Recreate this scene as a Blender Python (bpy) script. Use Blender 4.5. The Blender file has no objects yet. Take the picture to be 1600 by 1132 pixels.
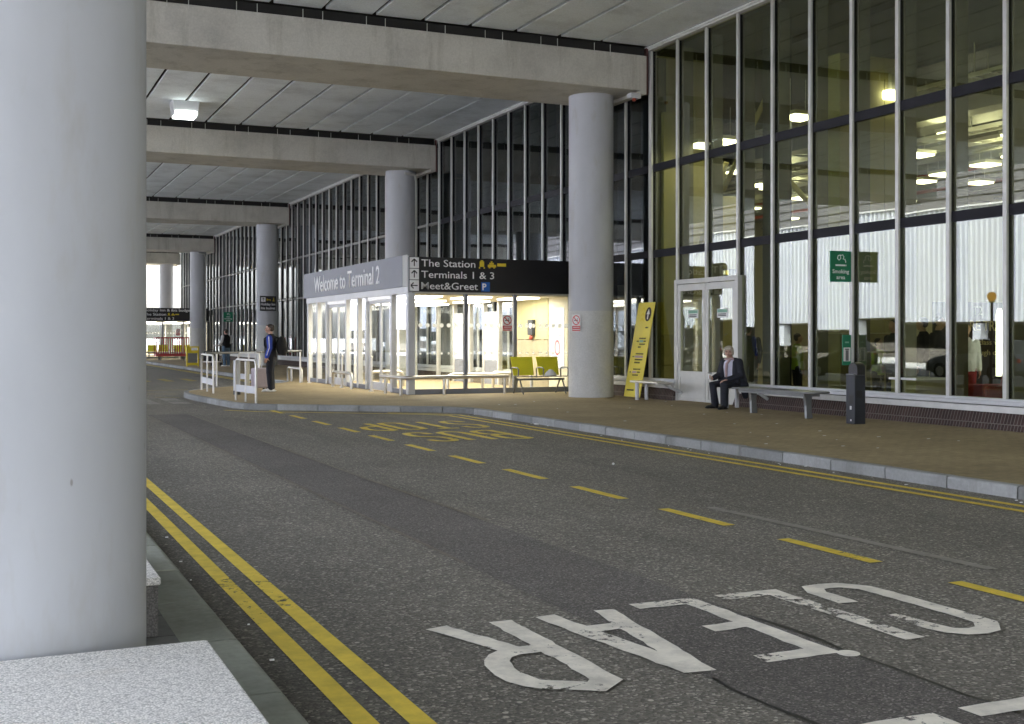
import bpy, bmesh, math, random
from mathutils import Vector, Matrix
random.seed(7)
R = math.radians
sc = bpy.context.scene
COL = sc.collection

# ------------------------------------------------------------------ camera
cd = bpy.data.cameras.new('camera'); cam = bpy.data.objects.new('camera', cd); COL.objects.link(cam)
cam.location = (0, 0, 1.55); cam.rotation_euler = (R(90), 0, R(-24.16))
cd.sensor_width = 36; cd.lens = 41.6; cd.shift_y = -0.0238; cd.clip_end = 3000; cd.clip_start = 0.05
sc.camera = cam
# ------------------------------------------------------------------ world, sun, exposure
SUN_EL, SUN_AZ = 46, 118            # azimuth measured from +Y towards +X
w = bpy.data.worlds.new("World"); sc.world = w; w.use_nodes = True
nt = w.node_tree; nt.nodes.clear()
sky = nt.nodes.new('ShaderNodeTexSky'); sky.sky_type = 'NISHITA'; sky.sun_disc = False
sky.sun_elevation = R(SUN_EL); sky.sun_rotation = R(SUN_AZ); sky.air_density = 1.0; sky.dust_density = 4.0; sky.ozone_density = 1.0
bg = nt.nodes.new('ShaderNodeBackground'); bg.inputs[1].default_value = 0.15
wo = nt.nodes.new('ShaderNodeOutputWorld')
hs = nt.nodes.new('ShaderNodeHueSaturation'); hs.inputs['Saturation'].default_value = .4
nt.links.new(sky.outputs[0], hs.inputs['Color']); nt.links.new(hs.outputs[0], bg.inputs[0]); nt.links.new(bg.outputs[0], wo.inputs[0])
sl = bpy.data.lights.new('sun', 'SUN'); sl.energy = 1.5; sl.angle = R(14); sl.color = (1, .98, .96)
so = bpy.data.objects.new('sun', sl); COL.objects.link(so)
dv = Vector((math.sin(R(SUN_AZ))*math.cos(R(SUN_EL)), math.cos(R(SUN_AZ))*math.cos(R(SUN_EL)), math.sin(R(SUN_EL))))
so.rotation_euler = dv.to_track_quat('Z', 'Y').to_euler(); so.location = (30, -30, 40)
sc.view_settings.view_transform = 'Standard'; sc.view_settings.look = 'None'
sc.view_settings.gamma = 1; sc.view_settings.use_curve_mapping = False
sc.view_settings.exposure = 3.15
sc.render.engine = 'CYCLES'
sc.cycles.use_denoising = True
sc.cycles.max_bounces = 12; sc.cycles.diffuse_bounces = 5; sc.cycles.glossy_bounces = 5
sc.cycles.transparent_max_bounces = 24; sc.cycles.transmission_bounces = 6
sc.cycles.sample_clamp_indirect = 6
sc.cycles.caustics_reflective = False; sc.cycles.caustics_refractive = False

# ------------------------------------------------------------------ materials
def newmat(name):
    m = bpy.data.materials.new(name); m.use_nodes = True
    n = m.node_tree; n.nodes.clear()
    out = n.nodes.new('ShaderNodeOutputMaterial')
    return m, n, out
def N(n, t, **kw):
    x = n.nodes.new(t)
    for k, v in kw.items(): setattr(x, k, v)
    return x
def ramp(n, fac, stops):
    r = N(n, 'ShaderNodeValToRGB')
    e = r.color_ramp.elements
    while len(e) < len(stops): e.new(0.5)
    for i, (p, c) in enumerate(stops):
        e[i].position = p
        e[i].color = (c, c, c, 1) if not isinstance(c, tuple) else (*c, 1)
    n.links.new(fac, r.inputs[0]); return r
def noise(n, scale, detail=4, rough=.55, stretch=None, obj=False, off=0):
    tc = N(n, 'ShaderNodeTexCoord') if obj else N(n, 'ShaderNodeNewGeometry')
    v = tc.outputs['Object'] if obj else tc.outputs['Position']
    mp = N(n, 'ShaderNodeMapping'); mp.inputs['Scale'].default_value = stretch or (1, 1, 1)
    mp.inputs['Location'].default_value = (off, off*.7, off*.3)
    n.links.new(v, mp.inputs[0])
    t = N(n, 'ShaderNodeTexNoise'); t.inputs['Scale'].default_value = scale
    t.inputs['Detail'].default_value = detail; t.inputs['Roughness'].default_value = rough
    n.links.new(mp.outputs[0], t.inputs['Vector'])
    return t.outputs['Fac'], mp.outputs[0]
def mixc(n, fac, a, b, mode='MIX'):
    m = N(n, 'ShaderNodeMix', data_type='RGBA', blend_type=mode)
    for s, v in ((0, fac), (6, a), (7, b)):
        if hasattr(v, 'links') or hasattr(v, 'is_linked'): n.links.new(v, m.inputs[s])
        elif s == 0: m.inputs[0].default_value = v
        else: m.inputs[s].default_value = (*v, 1)
    return m.outputs[2]
def bump(n, h, strength=.2, dist=.01):
    b = N(n, 'ShaderNodeBump'); b.inputs['Strength'].default_value = strength; b.inputs['Distance'].default_value = dist
    n.links.new(h, b.inputs['Height']); return b.outputs[0]
def M(name, col, rough=.6, metal=0, var=.12, scale=3, bumps=0, bscale=60, stretch=None, spec=.5, coat=0):
    m, n, out = newmat(name)
    p = N(n, 'ShaderNodeBsdfPrincipled')
    p.inputs['Roughness'].default_value = rough; p.inputs['Metallic'].default_value = metal
    p.inputs['Specular IOR Level'].default_value = spec; p.inputs['Coat Weight'].default_value = coat
    f, _ = noise(n, scale, 5, .6, stretch)
    r = ramp(n, f, [(.25, 1-var*1.6), (.75, 1+var*.6)])
    n.links.new(mixc(n, 1, col, r.outputs[0], 'MULTIPLY'), p.inputs['Base Color'])
    if bumps:
        g, _ = noise(n, bscale, 3)
        n.links.new(bump(n, g, bumps), p.inputs['Normal'])
    n.links.new(p.outputs[0], out.inputs[0]); return m
def emis(name, col, strength, base=(.8, .8, .8)):
    m, n, out = newmat(name)
    e = N(n, 'ShaderNodeEmission'); e.inputs[0].default_value = (*col, 1); e.inputs[1].default_value = strength
    n.links.new(e.outputs[0], out.inputs[0]); return m
def glassmat(name, tint, ior=1.6, wavy=.0, dirt=0.0, gain=1.0):
    m, n, out = newmat(name)
    t = N(n, 'ShaderNodeBsdfTransparent'); t.inputs[0].default_value = (*tint, 1)
    g = N(n, 'ShaderNodeBsdfGlossy'); g.inputs['Roughness'].default_value = .0; g.inputs[0].default_value = (.94, .96, 1, 1)
    ge = N(n, 'ShaderNodeNewGeometry'); dt = N(n, 'ShaderNodeVectorMath', operation='DOT_PRODUCT')
    n.links.new(ge.outputs['Normal'], dt.inputs[0]); n.links.new(ge.outputs['Incoming'], dt.inputs[1])
    ab = N(n, 'ShaderNodeMath', operation='ABSOLUTE'); n.links.new(dt.outputs['Value'], ab.inputs[0])
    om = N(n, 'ShaderNodeMath', operation='SUBTRACT'); om.inputs[0].default_value = 1; n.links.new(ab.outputs[0], om.inputs[1])
    pw = N(n, 'ShaderNodeMath', operation='POWER'); n.links.new(om.outputs[0], pw.inputs[0]); pw.inputs[1].default_value = 5
    f0 = ((ior-1)/(ior+1))**2*gain
    ml = N(n, 'ShaderNodeMath', operation='MULTIPLY_ADD'); n.links.new(pw.outputs[0], ml.inputs[0]); ml.inputs[1].default_value = 1-f0; ml.inputs[2].default_value = f0; ml.use_clamp = True
    if wavy:
        f, _ = noise(n, .55, 1, .4, (1, 1, .8))
        b = bump(n, f, wavy, .02)
        oi = N(n, 'ShaderNodeObjectInfo'); cb = N(n, 'ShaderNodeCombineXYZ')
        for k, (mu_, ad_) in enumerate(((0, 0), (.022, -.011), (.012, -.006))):
            q = N(n, 'ShaderNodeMath', operation='MULTIPLY_ADD'); n.links.new(oi.outputs['Random'], q.inputs[0]); q.inputs[1].default_value = mu_; q.inputs[2].default_value = ad_
            n.links.new(q.outputs[0], cb.inputs[k])
        av = N(n, 'ShaderNodeVectorMath', operation='ADD'); n.links.new(b, av.inputs[0]); n.links.new(cb.outputs[0], av.inputs[1])
        nv = N(n, 'ShaderNodeVectorMath', operation='NORMALIZE'); n.links.new(av.outputs[0], nv.inputs[0]); n.links.new(nv.outputs[0], g.inputs['Normal'])
    mx = N(n, 'ShaderNodeMixShader')
    n.links.new(ml.outputs[0], mx.inputs[0]); n.links.new(t.outputs[0], mx.inputs[1]); n.links.new(g.outputs[0], mx.inputs[2])
    n.links.new(mx.outputs[0], out.inputs[0]); return m
def asphalt(name, base, chip, scale=55, patch=.2, rough=.85, gutter=False):
    m, n, out = newmat(name)
    p = N(n, 'ShaderNodeBsdfPrincipled'); p.inputs['Roughness'].default_value = rough; p.inputs['Specular IOR Level'].default_value = .35
    f, v = noise(n, .35, 6, .65)
    big = ramp(n, f, [(.3, 1-patch), (.7, 1+patch)])
    vo = N(n, 'ShaderNodeTexVoronoi'); vo.inputs['Scale'].default_value = scale; n.links.new(v, vo.inputs['Vector'])
    sep = N(n, 'ShaderNodeSeparateColor'); n.links.new(vo.outputs['Color'], sep.inputs[0])
    chips = ramp(n, sep.outputs[0], [(0, .55), (.55, .9), (.86, 1.2), (.97, 2.1)])
    vo2 = N(n, 'ShaderNodeTexVoronoi'); vo2.inputs['Scale'].default_value = scale*.27; n.links.new(v, vo2.inputs['Vector'])
    s2 = N(n, 'ShaderNodeSeparateColor'); n.links.new(vo2.outputs['Color'], s2.inputs[0])
    rare = ramp(n, s2.outputs[1], [(.93, 0.0), (.96, 1.0)])
    dd = ramp(n, vo2.outputs['Distance'], [(.22, 1.0), (.3, 0.0)])
    rr = N(n, 'ShaderNodeMath', operation='MULTIPLY'); n.links.new(rare.outputs[0], rr.inputs[0]); n.links.new(dd.outputs[0], rr.inputs[1])
    c = mixc(n, 1, base, big.outputs[0], 'MULTIPLY')
    c = mixc(n, 1, c, chips.outputs[0], 'MULTIPLY')
    c = mixc(n, rr.outputs[0], c, chip)
    if gutter:
        sx = N(n, 'ShaderNodeSeparateXYZ'); n.links.new(v, sx.inputs[0])
        wv, _ = noise(n, 1.4, 4, .6, off=2); wa = N(n, 'ShaderNodeMath', operation='MULTIPLY_ADD'); n.links.new(wv, wa.inputs[0]); wa.inputs[1].default_value = .9; n.links.new(sx.outputs[0], wa.inputs[2])
        gr = ramp(n, wa.outputs[0], [(.155, .45), (.2, .7), (.29, 1.0)])
        ms = N(n, 'ShaderNodeMath', operation='MULTIPLY'); n.links.new(wa.outputs[0], ms.inputs[0]); ms.inputs[1].default_value = .1; n.links.new(ms.outputs[0], gr.inputs[0])
        c = mixc(n, 1, c, gr.outputs[0], 'MULTIPLY')
        ol, _ = noise(n, .9, 5, .6, (1.6, .25, 1), off=21); orr = ramp(n, ol, [(.52, 1.0), (.7, .8)])
        c = mixc(n, 1, c, orr.outputs[0], 'MULTIPLY')
    n.links.new(c, p.inputs['Base Color'])
    n.links.new(bump(n, vo.outputs['Distance'], .5, .008), p.inputs['Normal'])
    n.links.new(p.outputs[0], out.inputs[0]); return m
def paint(name, col, wear=.42, scale=14, dirt=.35):
    m, n, out = newmat(name)
    p = N(n, 'ShaderNodeBsdfPrincipled'); p.inputs['Roughness'].default_value = .7
    f, _ = noise(n, 5, 5, .7); d = ramp(n, f, [(.3, 1-dirt), (.62, 1.0)])
    n.links.new(mixc(n, 1, col, d.outputs[0], 'MULTIPLY'), p.inputs['Base Color'])
    g, _ = noise(n, scale, 6, .72, off=3.3); big, _ = noise(n, 1.1, 2, .5, off=9)
    ad = N(n, 'ShaderNodeMath', operation='MULTIPLY_ADD'); n.links.new(big, ad.inputs[0]); ad.inputs[1].default_value = .9; n.links.new(g, ad.inputs[2])
    a = ramp(n, ad.outputs[0], [(wear+.28, 0.0), (wear+.33, 1.0)])
    t = N(n, 'ShaderNodeBsdfTransparent'); mx = N(n, 'ShaderNodeMixShader')
    n.links.new(a.outputs[0], mx.inputs[0]); n.links.new(t.outputs[0], mx.inputs[1]); n.links.new(p.outputs[0], mx.inputs[2])
    n.links.new(mx.outputs[0], out.inputs[0]); return m
def concrete(name, col, var=.3, streak=True, dark=(.12, .11, .08), island=False):
    m, n, out = newmat(name)
    p = N(n, 'ShaderNodeBsdfPrincipled'); p.inputs['Roughness'].default_value = .85; p.inputs['Specular IOR Level'].default_value = .3
    f, v = noise(n, .8, 7, .65); r = ramp(n, f, [(.28, 1-var), (.5, 1.0), (.75, 1+var*.35)])
    c = mixc(n, 1, col, r.outputs[0], 'MULTIPLY')
    if streak:
        s, _ = noise(n, 2.2, 6, .7, (1, 1, .12), off=5); sr = ramp(n, s, [(.52, 0.0), (.78, .55)])
        c = mixc(n, sr.outputs[0], c, dark)
    k, _ = noise(n, 26, 3, .6); kr = ramp(n, k, [(.3, .9), (.7, 1.06)])
    c = mixc(n, 1, c, kr.outputs[0], 'MULTIPLY')
    if island:
        ge = N(n, 'ShaderNodeNewGeometry'); ir = ramp(n, ge.outputs['Random Per Island'], [(0, .72), (1, 1.15)])
        c = mixc(n, 1, c, ir.outputs[0], 'MULTIPLY')
    n.links.new(c, p.inputs['Base Color'])
    n.links.new(bump(n, k, .15, .006), p.inputs['Normal'])
    n.links.new(p.outputs[0], out.inputs[0]); return m
def blocks(name, c1, c2, mortar, sx=.2, sy=.1, rot=0, gap=.006, rough=.85, plane='xy', var=.25):
    m, n, out = newmat(name)
    p = N(n, 'ShaderNodeBsdfPrincipled'); p.inputs['Roughness'].default_value = rough; p.inputs['Specular IOR Level'].default_value = .3
    ge = N(n, 'ShaderNodeNewGeometry'); mp = N(n, 'ShaderNodeMapping'); n.links.new(ge.outputs['Position'], mp.inputs[0])
    if plane == 'yz': mp.inputs['Rotation'].default_value = (0, R(90), R(90))
    else: mp.inputs['Rotation'].default_value = (0, 0, rot)
    b = N(n, 'ShaderNodeTexBrick'); n.links.new(mp.outputs[0], b.inputs['Vector'])
    b.inputs['Color1'].default_value = (*c1, 1); b.inputs['Color2'].default_value = (*c2, 1); b.inputs['Mortar'].default_value = (*mortar, 1)
    b.inputs['Scale'].default_value = 1; b.inputs['Brick Width'].default_value = sx; b.inputs['Row Height'].default_value = sy
    b.inputs['Mortar Size'].default_value = gap; b.inputs['Mortar Smooth'].default_value = .3
    f, _ = noise(n, .5, 6, .65); r = ramp(n, f, [(.3, 1-var), (.7, 1+var*.5)])
    c = mixc(n, 1, b.outputs['Color'], r.outputs[0], 'MULTIPLY')
    g, _ = noise(n, 9, 4, .7); gr = ramp(n, g, [(.3, .82), (.7, 1.1)])
    c = mixc(n, 1, c, gr.outputs[0], 'MULTIPLY')
    vo = N(n, 'ShaderNodeTexVoronoi'); vo.inputs['Scale'].default_value = 3.2; n.links.new(mp.outputs[0], vo.inputs['Vector'])
    sp = N(n, 'ShaderNodeSeparateColor'); n.links.new(vo.outputs['Color'], sp.inputs[0])
    ra = ramp(n, sp.outputs[0], [(.55, 0.0), (.57, .55)]); rb = ramp(n, vo.outputs['Distance'], [(.05, 1.0), (.085, 0.0)])
    mu = N(n, 'ShaderNodeMath', operation='MULTIPLY'); n.links.new(ra.outputs[0], mu.inputs[0]); n.links.new(rb.outputs[0], mu.inputs[1])
    c = mixc(n, mu.outputs[0], c, (.1, .09, .075))
    n.links.new(c, p.inputs['Base Color'])
    n.links.new(bump(n, b.outputs['Fac'], -.25, .004), p.inputs['Normal'])
    n.links.new(p.outputs[0], out.inputs[0]); return m
def aggregate(name, col, scale=130):
    m, n, out = newmat(name)
    p = N(n, 'ShaderNodeBsdfPrincipled'); p.inputs['Roughness'].default_value = .9
    ge = N(n, 'ShaderNodeNewGeometry'); vo = N(n, 'ShaderNodeTexVoronoi'); vo.inputs['Scale'].default_value = scale
    n.links.new(ge.outputs['Position'], vo.inputs['Vector'])
    sp = N(n, 'ShaderNodeSeparateColor'); n.links.new(vo.outputs['Color'], sp.inputs[0])
    r = ramp(n, sp.outputs[0], [(0, .62), (.3, .9), (1, 1.12)])
    d = ramp(n, vo.outputs['Distance'], [(.3, 1.0), (.75, .6)])
    c = mixc(n, 1, col, r.outputs[0], 'MULTIPLY'); c = mixc(n, 1, c, d.outputs[0], 'MULTIPLY')
    f, _ = noise(n, 3.5, 5, .6); fr = ramp(n, f, [(.6, 0.0), (.85, .5)])
    c = mixc(n, fr.outputs[0], c, (.6, .53, .44))
    n.links.new(c, p.inputs['Base Color']); n.links.new(bump(n, vo.outputs['Distance'], -.7, .006), p.inputs['Normal'])
    n.links.new(p.outputs[0], out.inputs[0]); return m

def speckpaint(name, col):
    m, n, out = newmat(name)
    p = N(n, 'ShaderNodeBsdfPrincipled'); p.inputs['Roughness'].default_value = .55; p.inputs['Specular IOR Level'].default_value = .25
    f, v = noise(n, 1.3, 6, .6, (1, 1, .45)); r = ramp(n, f, [(.25, .88), (.75, 1.05)])
    c = mixc(n, 1, col, r.outputs[0], 'MULTIPLY')
    st, _ = noise(n, 3.2, 5, .65, (1, 1, .3), off=11); sr = ramp(n, st, [(.56, 0.0), (.78, .5)])
    c = mixc(n, sr.outputs[0], c, (.36, .33, .27))
    vo = N(n, 'ShaderNodeTexVoronoi'); vo.inputs['Scale'].default_value = 13; n.links.new(v, vo.inputs['Vector'])
    sp = N(n, 'ShaderNodeSeparateColor'); n.links.new(vo.outputs['Color'], sp.inputs[0])
    a = ramp(n, sp.outputs[0], [(.88, 0.0), (.9, .6)]); b = ramp(n, vo.outputs['Distance'], [(.05, 1.0), (.1, 0.0)])
    mu = N(n, 'ShaderNodeMath', operation='MULTIPLY'); n.links.new(a.outputs[0], mu.inputs[0]); n.links.new(b.outputs[0], mu.inputs[1])
    c = mixc(n, mu.outputs[0], c, (.2, .17, .14))
    n.links.new(c, p.inputs['Base Color'])
    k, _ = noise(n, 9, 3); n.links.new(bump(n, k, .05, .01), p.inputs['Normal'])
    n.links.new(p.outputs[0], out.inputs[0]); return m
def frost(name, col):
    m, n, out = newmat(name)
    d = N(n, 'ShaderNodeBsdfDiffuse'); d.inputs[0].default_value = (*col, 1); t = N(n, 'ShaderNodeBsdfTranslucent'); t.inputs[0].default_value = (*col, 1)
    mx = N(n, 'ShaderNodeMixShader'); mx.inputs[0].default_value = .65
    n.links.new(d.outputs[0], mx.inputs[1]); n.links.new(t.outputs[0], mx.inputs[2]); n.links.new(mx.outputs[0], out.inputs[0]); return m
MT = {}
def defmats():
    g = MT
    g['asphalt'] = asphalt('asphalt', (.205, .19, .16), (.52, .48, .4), 72, .15, gutter=True)
    g['trench'] = asphalt('asphalt_patch', (.155, .142, .128), (.3, .28, .24), 110, .22)
    g['ground'] = asphalt('outer_ground', (.54, .54, .54), (.55, .55, .55), 30)
    g['seal'] = M('bitumen_seal', (.022, .021, .02), .5, var=.3, scale=20)
    g['seam'] = paint('dusty_joint', (.2, .17, .13), .3, 9)
    g['white_paint'] = paint('white_road_paint', (.9, .85, .74), .5, 13)
    g['old_paint'] = paint('faded_road_paint', (.3, .28, .24), .5, 9)
    g['yellow_paint'] = paint('yellow_road_paint', (.8, .6, .07), .43, 16, .3)
    g['yellow_old'] = paint('worn_yellow_paint', (.4, .31, .06), .34, 10, .4)
    g['pave'] = blocks('buff_block_paving', (.4, .315, .18), (.35, .275, .155), (.24, .195, .12), .2, .1, 0)
    g['pave_left'] = blocks('grey_paving', (.2, .2, .19), (.16, .16, .15), (.07, .07, .06), .45, .45, 0)
    g['kerb'] = concrete('kerb_concrete', (.3, .305, .3), .35, island=True)
    g['kerb_edge'] = concrete('green_grey_edging', (.3, .315, .27), .45, dark=(.07, .065, .045), island=True)
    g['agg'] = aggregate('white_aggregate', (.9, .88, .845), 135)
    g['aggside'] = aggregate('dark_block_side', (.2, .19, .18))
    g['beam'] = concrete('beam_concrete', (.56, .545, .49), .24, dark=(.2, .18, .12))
    g['plank'] = concrete('ceiling_plank', (.87, .93, .97), .24, streak=False)
    g['gap'] = M('dark_gap', (.02, .019, .018), .9)
    g['redrust'] = M('rust_red_strip', (.12, .05, .045), .8)
    g['column'] = speckpaint('grey_column_paint', (.5, .515, .545))
    g['frost'] = frost('frosted_dot', (.85, .86, .86))
    g['deck'] = M('grey_mirror_band', (.15, .15, .165), .8)
    g['colband'] = concrete('pale_column_band', (.58, .585, .57), .12, dark=(.35, .33, .27))
    g['alu'] = M('aluminium_frame', (.6, .6, .57), .4, .25, .08)
    g['white'] = M('white_frame', (.62, .63, .65), .4, 0, .06)
    g['trim'] = M('pale_trim', (.7, .7, .68), .5)
    g['transom'] = M('dark_transom', (.018, .018, .024), .6, spec=.2)
    g['brick'] = blocks('dark_brick_plinth', (.075, .045, .04), (.05, .033, .03), (.16, .14, .125), .065, .215, 0, .008, plane='yz')
    g['glass'] = glassmat('tinted_glass', (.79, .82, .63), 1.65, .1, gain=1.7)
    g['glassdark'] = glassmat('dim_glass', (.62, .66, .66), 1.75, .1)
    g['podglass'] = glassmat('clear_glass', (.95, .96, .95), 1.5, 0)
    g['steel'] = M('brushed_steel', (.62, .6, .56), .28, .9, .08, 20)
    g['steelw'] = M('pale_steel', (.72, .7, .66), .35, .5, .08, 10)
    g['galv'] = M('bench_grey_metal', (.2, .205, .205), .38, .6, .12, 8)
    g['black'] = M('black_panel', (.012, .012, .014), .35)
    g['signgrey'] = M('fascia_grey', (.2, .21, .245), .5, 0, .05)
    g['fasciaend'] = M('fascia_corner_grey', (.42, .42, .4), .5, 0, .05)
    g['letter'] = M('white_lettering', (.93, .93, .95), .5, 0, .02)
    g['lettery'] = M('yellow_symbol', (.75, .58, .03), .5, 0, .02)
    g['blue'] = M('blue_symbol', (.02, .13, .5), .5)
    g['ink'] = M('black_ink', (.015, .015, .015), .5)
    g['red'] = M('red_print', (.6, .04, .04), .5)
    g['paper'] = M('white_print', (.82, .82, .8), .6, 0, .03)
    g['green'] = M('green_sign', (.012, .2, .1), .45, 0, .05)
    g['greenl'] = M('pale_green_print', (.25, .5, .36), .5)
    g['yellowsign'] = M('yellow_board', (.82, .68, .1), .4, 0, .05)
    g['seat'] = M('olive_yellow_seat', (.85, .78, .03), .5, 0, .06)
    g['darkpost'] = M('dark_blue_grey_metal', (.032, .036, .044), .4, .3, .08)
    g['yplastic'] = M('yellow_plastic', (.72, .55, .02), .4, 0, .06)
    g['redmetal'] = M('red_cage_metal', (.42, .03, .04), .45, .1, .1)
    g['skin'] = M('skin', (.56, .34, .26), .55, 0, .08, 12)
    g['hairgrey'] = M('grey_blonde_hair', (.5, .45, .36), .6, 0, .25, 60)
    g['hairdark'] = M('short_dark_hair', (.06, .045, .035), .7, 0, .2, 60)
    g['navy'] = M('navy_cloth', (.014, .016, .026), .85, 0, .2, 8, .3, 25)
    g['blackcloth'] = M('black_cloth', (.012, .012, .013), .9, 0, .2, 8, .3, 25)
    g['bluecloth'] = M('blue_cloth', (.015, .05, .38), .75, 0, .15, 8, .2, 25)
    g['shirt'] = M('pale_blue_shirt', (.62, .62, .74), .8, 0, .08, 10)
    g['whitecloth'] = M('white_cloth', (.72, .72, .72), .85, 0, .08, 10)
    g['jeans'] = M('blue_jeans', (.12, .19, .28), .9, 0, .25, 14)
    g['shoe'] = M('black_shoe', (.015, .015, .016), .5)
    g['trainer'] = M('white_trainer', (.78, .78, .76), .6)
    g['redcloth'] = M('red_cloth', (.3, .02, .03), .85)
    g['hivis'] = M('yellow_hivis_cloth', (.33, .45, .03), .8)
    g['tie'] = M('pink_scarf', (.5, .36, .36), .8)
    g['lilac'] = M('lilac_shell', (.42, .37, .42), .5, 0, .25, 90)
    g['rubber'] = M('black_rubber', (.02, .02, .02), .7)
    g['eye'] = M('eye_dark', (.03, .025, .02), .3)
    g['lip'] = M('lip', (.42, .18, .16), .5)
    g['beige'] = M('beige_panel', (.42, .385, .2), .6, 0, .06, 1)
    g['beigelow'] = M('stone_beige_panel', (.33, .29, .19), .5, 0, .12, 4)
    g['creme'] = M('cream_wall', (.64, .6, .46), .6, 0, .05, 1)
    g['ceilin'] = M('olive_inner_ceiling', (.07, .07, .045), .8, 0, .15, 1)
    g['duct'] = M('grey_duct', (.2, .2, .18), .5, .4, .15, 3)
    g['redpipe'] = M('red_pipe', (.38, .06, .035), .5)
    g['infloor'] = M('inner_floor', (.2, .17, .1), .35, 0, .12, 2)
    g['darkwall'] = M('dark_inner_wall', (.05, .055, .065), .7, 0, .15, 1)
    g['brown'] = M('dark_brown_hoarding', (.035, .022, .018), .5)
    g['gold'] = M('cream_gold_lettering', (.95, .82, .5), .5)
    g['clad'] = M('white_corrugated_cladding', (.52, .55, .63), .5, 0, .05, .3)
    g['cladlow'] = M('car_park_wall', (.12, .11, .1), .8, 0, .2, 1)
    g['orange'] = emis('amber_globe', (1, .42, .02), .16)
    g['lamp'] = emis('lamp_light', (1, .93, .8), 1.2)
    g['lampcool'] = emis('floodlight_light', (.92, 1, .95), 2)
    g['tubelight'] = emis('white_tube_light', (.95, .97, 1), .8)
    g['podlight'] = emis('entrance_light', (1, .93, .78), 1.6)
    g['screen'] = emis('lit_sign_white', (1, 1, .97), .2)
    g['screeny'] = emis('lit_sign_yellow', (1, .85, .05), .13)
    g['screenb'] = emis('lit_sign_blue', (.05, .3, 1), .12)
    g['poster'] = emis('lit_poster', (1, .97, .9), .16)
defmats()

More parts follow.
